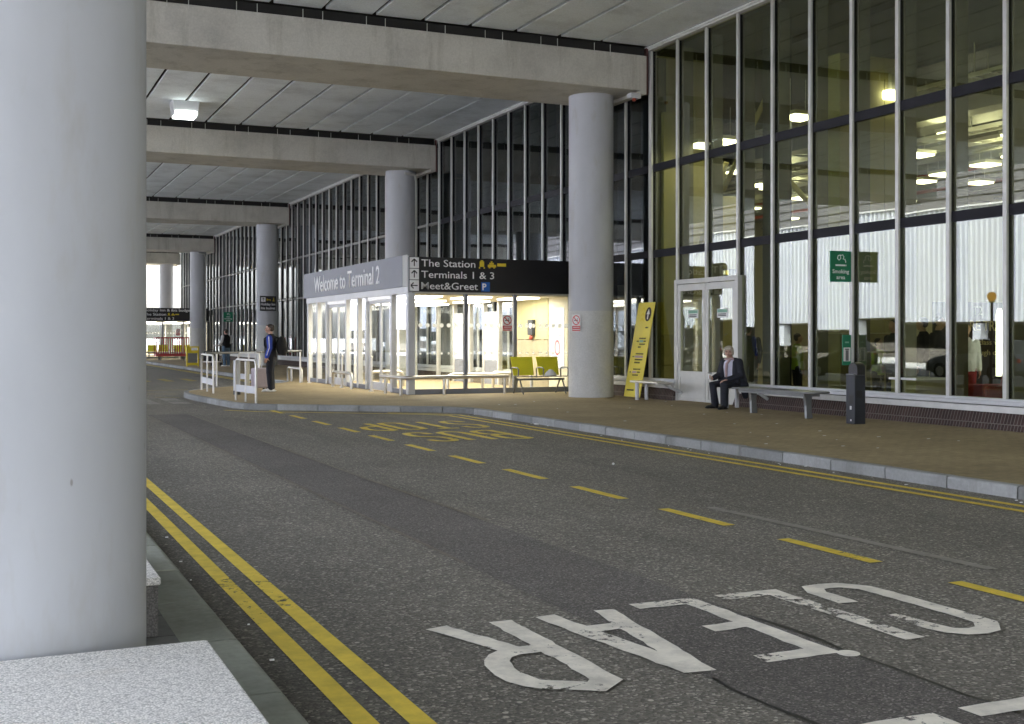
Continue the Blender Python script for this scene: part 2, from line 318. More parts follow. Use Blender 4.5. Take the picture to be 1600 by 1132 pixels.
# ------------------------------------------------------------------ object helpers
ORG = {}
def tag(o, label=None, cat=None, group=None, kind=None):
    if label: o['label'] = label
    if cat: o['category'] = cat
    if group: o['group'] = group
    if kind: o['kind'] = kind
    return o
def thing(name, label, cat, loc=(0, 0, 0), rz=0, group=None, local=False):
    o = bpy.data.objects.new(name, None); COL.objects.link(o); o.empty_display_size = .2
    o.location = loc; o.rotation_euler = (0, 0, rz)
    ORG[o] = Vector((0, 0, 0)) if local else Vector(loc)
    return tag(o, label, cat, group)
def kids(o): return [c for c in bpy.data.objects if c.parent == o]
def copy_tree(o, parent=None):
    c = o.copy(); COL.objects.link(c)
    if parent: c.parent = parent
    for ch in kids(o): copy_tree(ch, c)
    return c
class MB:
    def __init__(s): s.v = []; s.f = []; s.sm = []
    def add(s, vs, fs, smooth=False):
        b = len(s.v); s.v += [tuple(x) for x in vs]
        for f in fs: s.f.append([i+b for i in f]); s.sm.append(smooth)
        return s
    def box(s, x0, x1, y0, y1, z0, z1, m=None):
        vs = [Vector(p) for p in ((x0,y0,z0),(x1,y0,z0),(x1,y1,z0),(x0,y1,z0),(x0,y0,z1),(x1,y0,z1),(x1,y1,z1),(x0,y1,z1))]
        if m: vs = [m @ p for p in vs]
        return s.add(vs, [(0,3,2,1),(4,5,6,7),(0,1,5,4),(1,2,6,5),(2,3,7,6),(3,0,4,7)])
    def bar(s, a, b, wx, wz, up=(0, 0, 1)):
        a, b = Vector(a), Vector(b); d = (b-a); L = d.length; d.normalize(); u = Vector(up)
        r = d.cross(u)
        if r.length < 1e-4: u = Vector((0, 1, 0)); r = d.cross(u)
        r.normalize(); u = r.cross(d)
        m = Matrix((( r.x, d.x, u.x, a.x), (r.y, d.y, u.y, a.y), (r.z, d.z, u.z, a.z), (0, 0, 0, 1)))
        return s.box(-wx/2, wx/2, 0, L, -wz/2, wz/2, m)
    def tube(s, pts, r, n=10, cap=True, rads=None):
        pts = [Vector(p) for p in pts]; k = len(pts); rings = []
        nrm = None
        for i, p in enumerate(pts):
            t = (pts[min(i+1, k-1)]-pts[max(i-1, 0)]).normalized()
            if nrm is None:
                nrm = t.orthogonal().normalized()
            else:
                nrm = (nrm - t*nrm.dot(t))
                nrm = nrm.normalized() if nrm.length > 1e-5 else t.orthogonal().normalized()
            bn = t.cross(nrm); rr = rads[i] if rads else r
            if not rads and 0 < i < k-1:
                c = (pts[i]-pts[i-1]).normalized().dot(t); rr = r/max(.5, c)*1.0 if False else r
            rings.append([p+(nrm*math.cos(2*math.pi*j/n)+bn*math.sin(2*math.pi*j/n))*rr for j in range(n)])
        vs = [q for g in rings for q in g]; fs = []
        for i in range(k-1):
            for j in range(n):
                fs.append((i*n+j, i*n+(j+1) % n, (i+1)*n+(j+1) % n, (i+1)*n+j))
        s.add(vs, fs, True)
        if cap:
            s.add(rings[0], [list(range(n))[::-1]]); s.add(rings[-1], [list(range(n))])
        return s
    def cyl(s, c, r, z0, z1, n=24, r2=None):
        return s.tube([(c[0], c[1], z0), (c[0], c[1], z1)], r, n, True, [r, r2 if r2 is not None else r])
    def ball(s, c, rx, ry=None, rz=None, nu=16, nv=10, m=None):
        ry = ry or rx; rz = rz or rx; vs = []; fs = []
        c = Vector(c)
        vs.append((0, 0, rz))
        for i in range(1, nv):
            a = math.pi*i/nv
            for j in range(nu):
                b = 2*math.pi*j/nu; vs.append((rx*math.sin(a)*math.cos(b), ry*math.sin(a)*math.sin(b), rz*math.cos(a)))
        vs.append((0, 0, -rz))
        for j in range(nu):
            fs.append((0, 1+j, 1+(j+1) % nu))
            for i in range(nv-2):
                fs.append((1+i*nu+j, 1+(i+1)*nu+j, 1+(i+1)*nu+(j+1) % nu, 1+i*nu+(j+1) % nu))
            fs.append((1+(nv-2)*nu+j, len(vs)-1, 1+(nv-2)*nu+(j+1) % nu))
        vs = [(m @ Vector(p) if m else Vector(p))+c for p in vs]
        return s.add(vs, fs, True)
    def loft(s, rings, smooth=True, cap=True):
        n = len(rings[0]); vs = [q for g in rings for q in g]; fs = []
        for i in range(len(rings)-1):
            for j in range(n):
                fs.append((i*n+j, i*n+(j+1) % n, (i+1)*n+(j+1) % n, (i+1)*n+j))
        s.add(vs, fs, smooth)
        if cap: s.add(rings[0], [list(range(n))[::-1]]); s.add(rings[-1], [list(range(n))])
        return s
    def prism(s, poly, h0, h1, ax='z'):
        n = len(poly)
        def P(a, b, h): return {'z': (a, b, h), 'y': (a, h, b), 'x': (h, a, b)}[ax]
        vs = [P(a, b, h0) for a, b in poly]+[P(a, b, h1) for a, b in poly]
        fs = [tuple(range(n))[::-1], tuple(range(n, 2*n))]+[(i, (i+1) % n, n+(i+1) % n, n+i) for i in range(n)]
        return s.add(vs, fs)
    def build(s, name, mat, parent=None, bevel=0, kind=None, fixn=True):
        me = bpy.data.meshes.new(name)
        off = ORG.get(parent, Vector((0, 0, 0))) if parent else Vector((0, 0, 0))
        me.from_pydata([tuple(Vector(p)-off) for p in s.v], [], s.f)
        me.polygons.foreach_set('use_smooth', s.sm)
        if fixn:
            bm = bmesh.new(); bm.from_mesh(me); bmesh.ops.recalc_face_normals(bm, faces=bm.faces); bm.to_mesh(me); bm.free()
        me.materials.append(MT[mat] if isinstance(mat, str) else mat)
        o = bpy.data.objects.new(name, me); COL.objects.link(o)
        if parent: o.parent = parent; ORG[o] = off
        if bevel:
            b = o.modifiers.new('bevel', 'BEVEL'); b.width = bevel; b.segments = 2; b.limit_method = 'ANGLE'
        if kind: o['kind'] = kind
        return o
def text_part(name, txt, mat, parent, origin, right, up, height, width=None, depth=.006, bold=.0, align='LEFT', space=1.0):
    """lettering: cap height = height, starts at origin, runs along right; width squeezes the whole line to that length"""
    cu = bpy.data.curves.new('t', 'FONT'); cu.body = txt; cu.size = 1; cu.extrude = 0; cu.offset = bold; cu.resolution_u = 3; cu.space_character = space
    to = bpy.data.objects.new('t', cu); COL.objects.link(to)
    dg = bpy.context.evaluated_depsgraph_get(); dg.update()
    me = bpy.data.meshes.new_from_object(to.evaluated_get(dg)); bpy.data.objects.remove(to)
    xs = [v.co.x for v in me.vertices]; x0, x1 = min(xs), max(xs)
    cap = .729; sy = height/cap; sx = sy if width is None else width/(x1-x0)
    rt, u = Vector(right).normalized(), Vector(up).normalized(); nr = rt.cross(u)
    off = ORG.get(parent, Vector((0, 0, 0))); o0 = Vector(origin)-off
    if align == 'CENTER': o0 = o0-rt*((x1-x0)*sx/2)
    bm = bmesh.new(); bm.from_mesh(me)
    for v in bm.verts: v.co = o0+rt*((v.co.x-x0)*sx)+u*(v.co.y*sy)
    r = bmesh.ops.extrude_face_region(bm, geom=bm.faces[:])
    for v in [e for e in r['geom'] if isinstance(e, bmesh.types.BMVert)]: v.co += nr*depth
    bmesh.ops.recalc_face_normals(bm, faces=bm.faces)
    bm.to_mesh(me); bm.free(); me.name = name
    me.materials.clear(); me.materials.append(MT[mat])
    o = bpy.data.objects.new(name, me); COL.objects.link(o); o.parent = parent; ORG[o] = off
    return o
def remeshed(name, mb, mat, parent, voxel=.012, smooth=6):
    o = mb.build(name, mat, None)
    r = o.modifiers.new('r', 'REMESH'); r.mode = 'VOXEL'; r.voxel_size = voxel; r.use_smooth_shade = True
    s_ = o.modifiers.new('s', 'SMOOTH'); s_.iterations = smooth; s_.factor = .5
    dg = bpy.context.evaluated_depsgraph_get(); dg.update()
    me = bpy.data.meshes.new_from_object(o.evaluated_get(dg)); bpy.data.objects.remove(o)
    me.name = name
    if not me.materials: me.materials.append(MT[mat])
    for p in me.polygons: p.use_smooth = True
    o = bpy.data.objects.new(name, me); COL.objects.link(o); o.parent = parent; ORG[o] = Vector((0, 0, 0))
    return o
def strip(mb, pts, wd, z, dz=.00022, rag=0):
    """flat band of width wd along a polyline, mitred"""
    P = [Vector((p[0], p[1])) for p in pts]; L = []; Rr = []
    for i, p in enumerate(P):
        a = (P[i]-P[i-1]).normalized() if i else None; b = (P[i+1]-P[i]).normalized() if i < len(P)-1 else None
        if a is None: a = b
        if b is None: b = a
        na, nb = Vector((-a.y, a.x)), Vector((-b.y, b.x)); m = (na+nb)
        m = m.normalized() if m.length > 1e-4 else na
        k = wd/2/max(.45, m.dot(na))
        L.append(p+m*(k+random.uniform(-rag, rag)*.5)); Rr.append(p-m*(k+random.uniform(-rag, rag)*.5))
    vs = [(q.x, q.y, z+dz*i) for i, q in enumerate(L)]+[(q.x, q.y, z+dz*i) for i, q in enumerate(Rr)]; n = len(P)
    mb.add(vs, [(i, i+1, n+i+1, n+i) for i in range(n-1)])
def arc(cx, cy, rx, ry, a0, a1, n=10):
    return [(cx+rx*math.cos(R(a0+(a1-a0)*i/n)), cy+ry*math.sin(R(a0+(a1-a0)*i/n))) for i in range(n+1)]
# ================================================================== SETTING
PZ = .125                                   # pavement level
FX = 14.49                                  # face of the glass front
def sheet(name, x0, x1, y0, y1, z, mat, kind='structure'):
    m = MB(); m.add([(x0, y0, z), (x1, y0, z), (x1, y1, z), (x0, y1, z)], [(0, 1, 2, 3)])
    return m.build(name, mat, kind=kind)
sheet('ground', -700, 700, -500, 1500, -.02, 'ground')
sheet('road', 1.0, 10.5, -30, 140, 0, 'asphalt')
sheet('far_road', -13.5, -3.2, -30, 140, 0, 'asphalt')
# trench reinstatement patch and its joints
m = MB(); m.add([(3.02, -3, .004), (3.91, -3, .004), (3.9, 6.5, .004), (3.84, 12, .004), (3.8, 24.6, .004), (3.02, 24.6, .004)], [(0, 1, 2, 3, 4, 5)])
m.build('road_patch', 'trench', kind='structure')
random.seed(3)
def jag(x, y0, y1, w0, step=.22, z=.008, amp=.02):
    mb = MB(); y = y0; a = []; b = []
    while y < y1:
        xx = x+random.uniform(-amp, amp); ww = w0*random.uniform(.35, 1.1)
        a.append((xx-ww/2, y, z)); b.append((xx+ww/2, y, z)); y += step*random.uniform(.6, 1.3)
    n = len(a); mb.add(a+b, [(i, i+1, n+i+1, n+i) for i in range(n-1)]); return mb
j = jag(3.03, -2, 4.6, .045, z=.0052); j2 = jag(3.9, -2, 5.6, .035, z=.0052); j.add(j2.v, j2.f); j.build('road_joint', 'seal', kind='structure')
j = MB()
for pts, wd in (([(3.02, 7.5), (3.02, 24)], .03), ([(3.9, 9.2), (3.84, 12.5), (3.81, 24)], .04)): strip(j, pts, wd, .0085)
j.build('road_seam', 'seam', kind='structure')
# ---------------------------------------------------------------- markings
mk = MB()
for x in (1.405, 1.615): strip(mk, [(x, -6), (x, 60)], .1, .006)
for xs in ([(8.46, -6), (8.46, 21.9), (8.2, 22.35), (7.3, 23.15), (6.1, 24.05), (5.25, 24.7), (4.72, 25.5)],
           [(8.71, -6), (8.71, 22.0), (8.4, 22.5), (7.6, 23.2)]): strip(mk, xs, .1, .006)
strip(mk, [(8.5, 39), (8.5, 110)], .1, .006); strip(mk, [(8.72, 39), (8.72, 110)], .1, .006)
mk.build('yellow_line_marking', 'yellow_paint', kind='structure')
mk = MB()
for k in range(-4, 9):
    y1 = 10.95+1.755*k
    strip(mk, [(5.62, y1-1.04), (5.62, y1)], .115, .006)
mk.build('dashed_line_marking', 'yellow_paint', kind='structure')
mk = MB(); strip(mk, [(6.06, 9.1), (6.16, 5.9)], .1, .006); mk.build('faded_line_marking', 'old_paint', kind='structure')
# letters as strokes: x to the reader's right, y up, in units of letter width / height
def glyphs():
    G = {}
    G['C'] = [[(1, .34), (.97, .1), (.8, 0), (.3, 0), (.08, .07), (0, .2), (0, .8), (.08, .93), (.3, 1), (.75, 1), (.95, .88), (1, .62)]]
    G['L'] = [[(0, 1), (0, 0), (1, 0)]]
    G['E'] = [[(1, 1), (0, 1), (0, 0), (1, 0)], [(0, .5), (.72, .5)]]
    G['A'] = [[(0, 0), (.44, 1), (.56, 1), (1, 0)], [(.16, .3), (.84, .3)]]
    G['R'] = [[(0, 0), (0, 1), (.55, 1), (.9, .93), (1, .78), (.9, .6), (.55, .5), (0, .5)], [(.45, .5), (1, 0)]]
    G['K'] = [[(0, 0), (0, 1)], [(1, 1), (0, .42)], [(.25, .56), (1, 0)]]
    G['P'] = [[(0, 0), (0, 1), (.55, 1), (.9, .93), (1, .76), (.9, .57), (.55, .48), (0, .48)]]
    G['B'] = [[(0, .5), (0, 1), (.5, 1), (.82, .95), (.9, .76), (.8, .57), (.5, .5), (0, .5), (0, 0), (.55, 0), (.9, .06), (1, .25), (.9, .44), (.5, .5)]]
    G['U'] = [[(0, 1), (0, .2), (.1, .06), (.35, 0), (.65, 0), (.9, .06), (1, .2), (1, 1)]]
    G['S'] = [[(1, .8), (.9, .94), (.6, 1), (.35, 1), (.08, .93), (0, .77), (.08, .6), (.35, .52), (.65, .47), (.92, .4), (1, .22), (.9, .06), (.6, 0), (.35, 0), (.1, .06), (0, .2)]]
    G['T'] = [[(0, 1), (1, 1)], [(.5, 1), (.5, 0)]]
    G['O'] = [[(.5, 0), (.2, .02), (0, .15), (0, .85), (.2, .98), (.5, 1), (.8, .98), (1, .85), (1, .15), (.8, .02), (.5, 0)]]
    return G
GL = glyphs()
def road_word(word, xs, ybot, h, wl, wd, mat, name, zoff=.0045, fine_edges=True):
    mb = MB()
    for i, ch in enumerate(word):
        for si, st in enumerate(GL[ch]):
            xm, pts = xs[i], []
            for a, b in st:
                pts.append((xm-wd/2-a*(wl-wd), ybot-wd*.6-b*(h-wd*1.2)))
            fine = []                              # rounded corners on curved letters, slightly ragged edges
            Q = [Vector(p) for p in pts]
            for a in range(len(Q)-1):
                p0, p1, p2, p3 = Q[max(a-1, 0)], Q[a], Q[a+1], Q[min(a+2, len(Q)-1)]
                ns = max(1, int((p2-p1).length/.07)) if fine_edges else 1
                for b_ in range(ns):
                    u = b_/ns
                    if ch in 'CSOUBRP' and len(st) > 4 and fine_edges and (p2-p1).length < .75 and a not in (0, len(Q)-2): fine.append(.5*((2*p1)+(p2-p0)*u+(2*p0-5*p1+4*p2-p3)*u*u+(3*p1-p0-3*p2+p3)*u**3))
                    else: fine.append(p1.lerp(p2, u))
            fine.append(Q[-1])
            if fine_edges: fine = [f+Vector((random.uniform(-.004, .004), random.uniform(-.004, .004))) for f in fine]
            strip(mb, fine, wd, zoff+.0005*i+.0016*si, .00006, .012 if fine_edges else 0)
    return mb.build(name, mat, kind='structure')
road_word('CLEAR', [5.05, 4.44, 3.85, 3.28, 2.64], 5.98, 1.36, .5, .128, 'white_paint', 'clear_word_marking', .0065)
road_word('KEEP', [4.75, 4.15, 3.57, 2.97], 3.75, 1.36, .5, .128, 'white_paint', 'keep_word_marking', .0065)
road_word('BUS', [7.78, 7.2, 6.62], 18.2, 1.75, .5, .13, 'yellow_paint', 'bus_word_marking', .0065)
road_word('STOP', [8.1, 7.52, 6.94, 6.36], 20.5, 1.75, .5, .13, 'yellow_paint', 'stop_word_marking', .0065)
m = MB(); m.prism([(3.865+.055*math.cos(a*.3), 4.6+.055*math.sin(a*.3)) for a in range(21)], .0085, .0105); m.build('white_spot_marking', 'white_paint', kind='structure')
mk = MB()
for x in (1.9, 2.75, 3.6, 4.3): strip(mk, [(x, 28.4), (x, 31.2)], .42, .006)
mk.build('zebra_marking', 'old_paint', kind='structure')
mk = MB()
for x in (2.1, 2.9, 3.7, 4.5, 5.3, 6.1, 6.9): strip(mk, [(x, 43), (x, 45.6)], .3, .006)
strip(mk, [(3.2, 35.6), (5.6, 36.0)], .12, .006); strip(mk, [(3.8, 33.9), (4.9, 33.3)], .1, .006); strip(mk, [(4.1, 31.8), (4.65, 31.2)], .1, .006)
mk.build('far_zebra_marking', 'yellow_old', kind='structure')
# ---------------------------------------------------------------- pavements and kerbs
edge = [(9.08, -30), (9.08, 21.9), (9.02, 22.4), (8.75, 22.85), (7.73, 23.65), (6.38, 24.65), (5.65, 25.15), (5.22, 25.65), (5.02, 26.4), (4.9, 28), (4.78, 30.2), (4.78, 31.4), (4.95, 32.5), (5.35, 33.4), (6.2, 34.7), (7.4, 36.0), (8.5, 37.1), (9.0, 38.0), (9.08, 39), (9.08, 140)]
def inset(pts, d):
    P = [Vector((p[0], p[1])) for p in pts]; out = []
    for i, p in enumerate(P):
        a = (P[i]-P[i-1]).normalized() if i else (P[1]-P[0]).normalized()
        b = (P[i+1]-P[i]).normalized() if i < len(P)-1 else a
        na, nb = Vector((a.y, -a.x)), Vector((b.y, -b.x)); q = (na+nb).normalized()
        out.append(tuple(p+q*(d/max(.5, q.dot(na)))))
    return out
inn = inset(edge, .13)
m = MB(); poly = [(p[0], p[1], PZ-.004) for p in inn]+[(40, 140, PZ-.004), (40, -30, PZ-.004)]
bm = bmesh.new(); bm.faces.new([bm.verts.new(p) for p in poly]); bmesh.ops.triangulate(bm, faces=bm.faces)
me = bpy.data.meshes.new('pavement'); bm.to_mesh(me); bm.free(); me.materials.append(MT['pave'])
pv = bpy.data.objects.new('pavement', me); COL.objects.link(pv); pv['kind'] = 'structure'
def kerb(pts, wd, name, mat, stone=.914, h=PZ):
    """kerb stones with small gaps, rounded top outer arris"""
    prof = [(0, -.02), (0, h-.03), (.006, h-.012), (.02, h-.003), (.035, h), (wd, h), (wd, -.02)]
    P = [Vector((p[0], p[1])) for p in pts]; D = [0]
    for i in range(1, len(P)): D.append(D[-1]+(P[i]-P[i-1]).length)
    I = [Vector(q) for q in inset(pts, 1.0)]
    def at(d):
        for i in range(1, len(P)):
            if d <= D[i]+1e-6:
                t = (d-D[i-1])/(D[i]-D[i-1]); return P[i-1].lerp(P[i], t), (I[i-1]-P[i-1]).lerp(I[i]-P[i], t)
        return P[-1], I[-1]-P[-1]
    mb = MB(); d = 0
    while d < D[-1]-.05:
        e = min(d+stone-.018, D[-1]); cuts = [d]+[q for q in D if d < q < e]+[e]
        jz = random.uniform(-.003, .003); rings = []
        for c in cuts:
            p, nn = at(c); rings.append([(p.x+nn.x*a, p.y+nn.y*a, b+(jz if b > .05 else 0)) for a, b in prof])
        mb.loft(rings, smooth=False); d += stone
    return mb.build(name, mat, kind='structure')
kerb(edge, .13, 'kerb', 'kerb')
led = [(1.12, 140), (1.12, -30)]
kerb(led, .27, 'near_kerb', 'kerb_edge')
sheet('near_pavement', -3.2, .85, -30, 140, PZ-.004, 'pave_left')

# ================================================================== CANOPY
CB = [-14.0, 5.17, 25.37, 39.6, 61.0, 82.3, 97.3]
CX0 = -8.0; CY0 = -20.0
beam_lab = ['', 'concrete beam over the column standing among white blocks', 'concrete beam carried by the column beside the leaning yellow board',
            'concrete beam over the column behind the welcome fascia', 'concrete beam carried by the column with a small black hotel sign',
            'concrete beam over the column beside the yellow grit bin', 'last concrete beam before the bright open end of the canopy']
for i, y in enumerate(CB):
    if i == 0: continue
    t = thing('concrete_beam', 'long '+beam_lab[i] if i < 6 else beam_lab[i], 'beam', (0, y, 7.376), group='beams across the covered road')
    m = MB(); m.box(CX0, 14.18, y-1.15, y+1.15, 7.376, 8.21); m.box(14.183, 14.36, y-1.14, y+1.14, 7.30, 8.21)
    m.build('beam_body', 'beam', t, .012)
    m = MB(); m.box(CX0, 14.3, y-1.13, y-1.05, 8.212, 8.40); m.box(CX0, 14.3, y+1.05, y+1.13, 8.212, 8.40); m.build('gap_strip', 'gap', t)
    m = MB(); m.box(14.362, 14.40, y-1.14, y-1.02, 7.30, 8.40); m.build('rust_strip', 'redrust', t)
    m = MB(); x = CX0+.4; k = 0
    while x < 14.0:
        m.box(x-.007, x+.007, y-1.162, y-1.152, 8.12, 8.38); x += .95 if k % 2 else .42; k += 1
    m.build('hanger_bolt', 'alu', t)
bay_lab = ['ceiling of long grey planks over the near end of the road', 'plank ceiling nearest the two white road words', 'plank ceiling bay with the hanging floodlight box',
           'plank ceiling bay beyond the welcome fascia', 'pale plank ceiling bay before the far black sign', 'plank ceiling over the far entrance', 'short plank ceiling at the open end']
ends = [CY0-1.16]+CB[1:]+[101]
for i in range(len(ends)-1):
    y0, y1 = ends[i]+1.16, ends[i+1]-1.16
    if i == len(ends)-2: y1 = 101
    if i == 1 or i == 0: pass
    t = thing('canopy_ceiling', bay_lab[i], 'ceiling', (0, (y0+y1)/2, 8.43), group='plank ceiling bays between the beams')
    m = MB(); x = 13.14
    while x > CX0:
        xa = max(x-1.1+.042, CX0); m.box(xa, x-.042, y0, y1, 8.43, 8.5); x -= 1.1
    m.box(13.162, 14.37, y0, y1, 8.43, 8.5)
    o = m.build('ceiling_plank', 'plank', t, .012)
    m = MB(); m.box(CX0, 14.7, y0-1.1, y1+1.1, 8.53, 8.9); m.build('roof_slab', 'gap', t)
col_lab = {5.17: 'huge smooth grey column standing beside the white aggregate blocks', 25.37: 'grey column with pale foot beside the leaning yellow board',
           39.6: 'grey column rising behind the welcome fascia', 61.0: 'grey column bearing a small black hotel sign', 82.3: 'grey column beside the yellow grit bin', 97.3: 'farthest grey column next to the bright open end'}
def column(x, y, lab, band=True, grp='round grey columns under the beams', pipe=False):
    t = thing('concrete_column', lab, 'column', (x, y, PZ), group=grp)
    m = MB(); m.tube([(x, y, -.02), (x, y, 7.376)], .54, 64, True); m.build('column_shaft', 'column', t)
    if band:
        m = MB(); m.tube([(x, y, -.01), (x, y, 2.19)], .544, 64, True); m.build('painted_band', 'colband', t)
    if pipe:
        m = MB(); m.tube([(x+.42, y-.42, PZ), (x+.42, y-.42, 7.0), (x+.3, y-.62, 7.2), (x-.1, y-.68, 7.25)], .045, 10); m.build('drain_pipe', 'alu', t)
    return t
for y, lab in col_lab.items():
    if y > 6: column(13.48, y, lab, True, pipe=(y in (39.6, 82.3)))
column(.09, 5.17, col_lab[5.17], False)
for y in CB[2:]: column(.09, y, 'grey column on the opposite pavement across from the glass front', False)
# pale aggregate blocks by the near column
for (y0, y1, lab) in ((2.3, 4.55, 'white aggregate concrete block in front of the huge column'), (5.82, 8.0, 'white aggregate concrete block peeping out behind the huge column')):
    t = thing('concrete_block', lab, 'block', (.1, (y0+y1)/2, PZ), group='white aggregate blocks')
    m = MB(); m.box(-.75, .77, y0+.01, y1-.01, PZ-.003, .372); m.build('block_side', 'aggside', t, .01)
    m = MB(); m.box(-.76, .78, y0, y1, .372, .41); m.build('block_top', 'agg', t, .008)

# ================================================================== GLASS FRONT
P = 1.182; Y0 = 24.22
bays = [(-18, 0, 'tall glass front bay with the double door and bench'), (0, 12, 'tall glass front bay above the welcome entrance'),
        (12, 30, 'tall glass front bay behind the man with the backpack'), (30, 48, 'tall glass front bay before the far black sign'), (48, 61, 'farthest tall glass front bay at the open end')]
DOORS = {-1: 1, -2: 1}                      # pane index k: between k and k+1 (k<0)
for bi, (k0, k1, lab) in enumerate(bays):
    ya, yb = Y0+P*k0, Y0+P*k1
    t = thing('glass_front', lab, 'glass wall', (FX, (ya+yb)/2, PZ), group='tall bays of the glass front')
    for k in range(k0, k1+(1 if bi == 4 else 0)):
        y = Y0+P*k; m = MB()
        hw = .038 if k % 12 else .065
        m.box(FX-.05, FX-.0, y-hw, y+hw, .56, 8.33); mu = m.build('mullion', 'alu', t, .004)
        m = MB(); m.box(FX+.001, FX+.085, y-hw*.7, y+hw*.7, .57, 8.32); m.build('mullion_shade', 'transom', mu)  # dark backing puts the mullion's shadow side into colour
        m = MB(); m.box(FX+.13, FX+.4, y+.0, y+.06, .2, 8.2); m.build('inner_fin', 'duct', mu)
    for k in range(k0, k1):
        y0, y1 = Y0+P*k+.03, Y0+P*(k+1)-.03; zb = .562
        if bi == 0 and k in (-3, -2): zb = 2.86
        m = MB()
        for a, b in ((zb, 3.44), (3.62, 5.47), (5.65, 8.33)): m.box(FX+.03, FX+.042, y0, y1, a, b)
        m.build('glass_pane', 'glass' if bi == 0 else 'glassdark', t)
        for z in (3.53, 5.56):
            m = MB(); m.box(FX+.006, FX+.12, y0-.03, y1+.03, z-(.05 if bi > 1 else .085), z+(.04 if bi > 1 else .085)); m.build('transom', 'duct' if bi > 1 else 'transom', t)
    segs = [(ya, yb)]
    if bi == 0: segs = [(ya, Y0-3*P), (Y0-P, yb)]
    m = MB()
    for a, b in segs: m.box(FX-.13, FX+.1, a, b, .50, .565); m.box(FX-.1, FX+.1, a, b, .5655, .60)
    m.build('sill', 'white', t, .006)
    m = MB()
    for a, b in segs: m.box(FX-.11, FX+.09, a, b, .385, .485)
    m.build('lower_sill', 'trim', t, .006)
    m = MB()
    for a, b in segs: m.loft([[(FX-.2, a, .05), (FX-.08, a, .383), (FX+.08, a, .383), (FX+.08, a, .05)], [(FX-.2, b, .05), (FX-.08, b, .383), (FX+.08, b, .383), (FX+.08, b, .05)]], False)
    m.build('brick_plinth', 'brick', t)
    m = MB(); m.box(FX-.09, FX+.1, ya, yb, 8.335, 8.38); m.box(FX-.12, FX+.1, ya, yb, 8.383, 8.43); m.build('head_trim', 'trim', t, .004)
    if bi == 0:                               # double door between k=-3 and k=-1
        ca = Y0-3*P; cc = Y0-2*P; cb = Y0-P
        fr = MB()
        fr.box(FX-.08, FX+.08, ca-.06, ca+.05, PZ, 2.86); fr.box(FX-.08, FX+.08, cb-.05, cb+.06, PZ, 2.86); fr.box(FX-.08, FX+.08, ca+.05, cb-.05, 2.76, 2.86)
        fr.build('door_frame', 'alu', t, .004)
        for a, b in ((ca+.055, cc-.008), (cc+.008, cb-.055)):
            d = MB()
            d.box(FX-.06, FX+.0, a, a+.11, PZ+.01, 2.745); d.box(FX-.06, FX+.0, b-.11, b, PZ+.01, 2.745)
            d.box(FX-.06, FX+.0, a+.11, b-.11, 2.6, 2.745); d.box(FX-.06, FX+.0, a+.11, b-.11, .66, .8); d.box(FX-.06, FX+.0, a+.11, b-.11, PZ+.01, .2); d.box(FX-.045, FX-.01, a+.1, b-.1, .19, .67)
            do = d.build('door', 'alu', t, .004)
            g = MB(); g.box(FX-.036, FX-.024, a+.1, b-.1, .79, 2.61); g.build('glass_pane', 'glass', do)
            s = MB(); s.box(FX-.042, FX-.0365, (a+b)/2-.26, (a+b)/2+.14, 1.98, 2.17); st = s.build('door_sticker', 'paper', do)
            s = MB(); s.box(FX-.045, FX-.0425, (a+b)/2-.24, (a+b)/2+.12, 2.09, 2.155); s.build('sticker_band', 'greenl', st)
            s = MB()
            for q in range(2): s.box(FX-.045, FX-.0425, (a+b)/2-.2, (a+b)/2+.1, 2.01+.035*q, 2.03+.035*q)
            s.build('sticker_text', 'darkpost', st)
            s = MB(); s.tube([(FX-.1, b-.055, 1.0), (FX-.1, b-.055, 1.35)], .014, 8); s.build('handle', 'steel', do)

# ================================================================== INSIDE THE TERMINAL (seen through the glass)
def wall(name, lab, x0, x1, y0, y1, z0, z1, mat, cat='wall', bevel=0):
    m = MB(); m.box(x0, x1, y0, y1, z0, z1); o = m.build(name, mat, None, bevel); return tag(o, lab, cat)
sheet('inner_floor', 14.8, 40, 1, 46, PZ+.006, 'infloor')
wall('inner_ceiling', 'dark olive ceiling high inside the glass hall', 14.72, 34, 1, 46, 8.31, 8.42, 'ceilin', 'ceiling')
wall('rear_wall', 'cream wall at the rear of the glass hall', 33, 33.2, 1, 45, PZ, 8.3, 'creme')
wall('end_wall', 'cream end wall deep in the glass hall', 16.5, 33, 45, 45.2, PZ, 8.3, 'creme')
t = thing('partition_wall', 'beige panelled partition beside the double door', 'wall', (16, 24.5, PZ))
m = MB(); m.box(14.75, 16.39, 24.42, 24.6, PZ, 8.3); m.build('wall_face', 'beige', t)
m = MB(); m.box(14.75, 15.9, 24.1, 24.4, 1.62, 6.9); m.build('upper_panel', 'beige', t, .01)
m = MB(); m.box(14.75, 15.9, 24.09, 24.4, .9, 1.6); m.box(14.75, 15.9, 24.09, 24.4, PZ, .88); m.build('stone_panel', 'beigelow', t, .01)
m = MB(); m.box(17.3, 19.2, 27.0, 27.3, PZ, 5.4); m.build('side_panel', 'beige', t, .02)
t = thing('panelled_pier', 'square beige pier with vertical joints inside the hall', 'pier', (16, 18.9, PZ))
m = MB()
for a, b in ((15.25, 15.72), (15.735, 16.35), (16.365, 16.85)): m.box(a, b, 18.4, 19.3, 1.65, 7.1)
m.build('upper_panel', 'beige', t, .006)
m = MB()
for a, b in ((15.25, 15.72), (15.735, 16.35), (16.365, 16.85)): m.box(a, b, 18.39, 19.31, PZ, 1.63)
m.build('stone_panel', 'beigelow', t, .006)
t = thing('corner_pier', 'dark narrow pier close behind the glass', 'pier', (15, 20, PZ))
m = MB(); m.box(14.85, 15.4, 20.1, 20.35, PZ, 8.2); m.build('pier_body', 'darkwall', t)
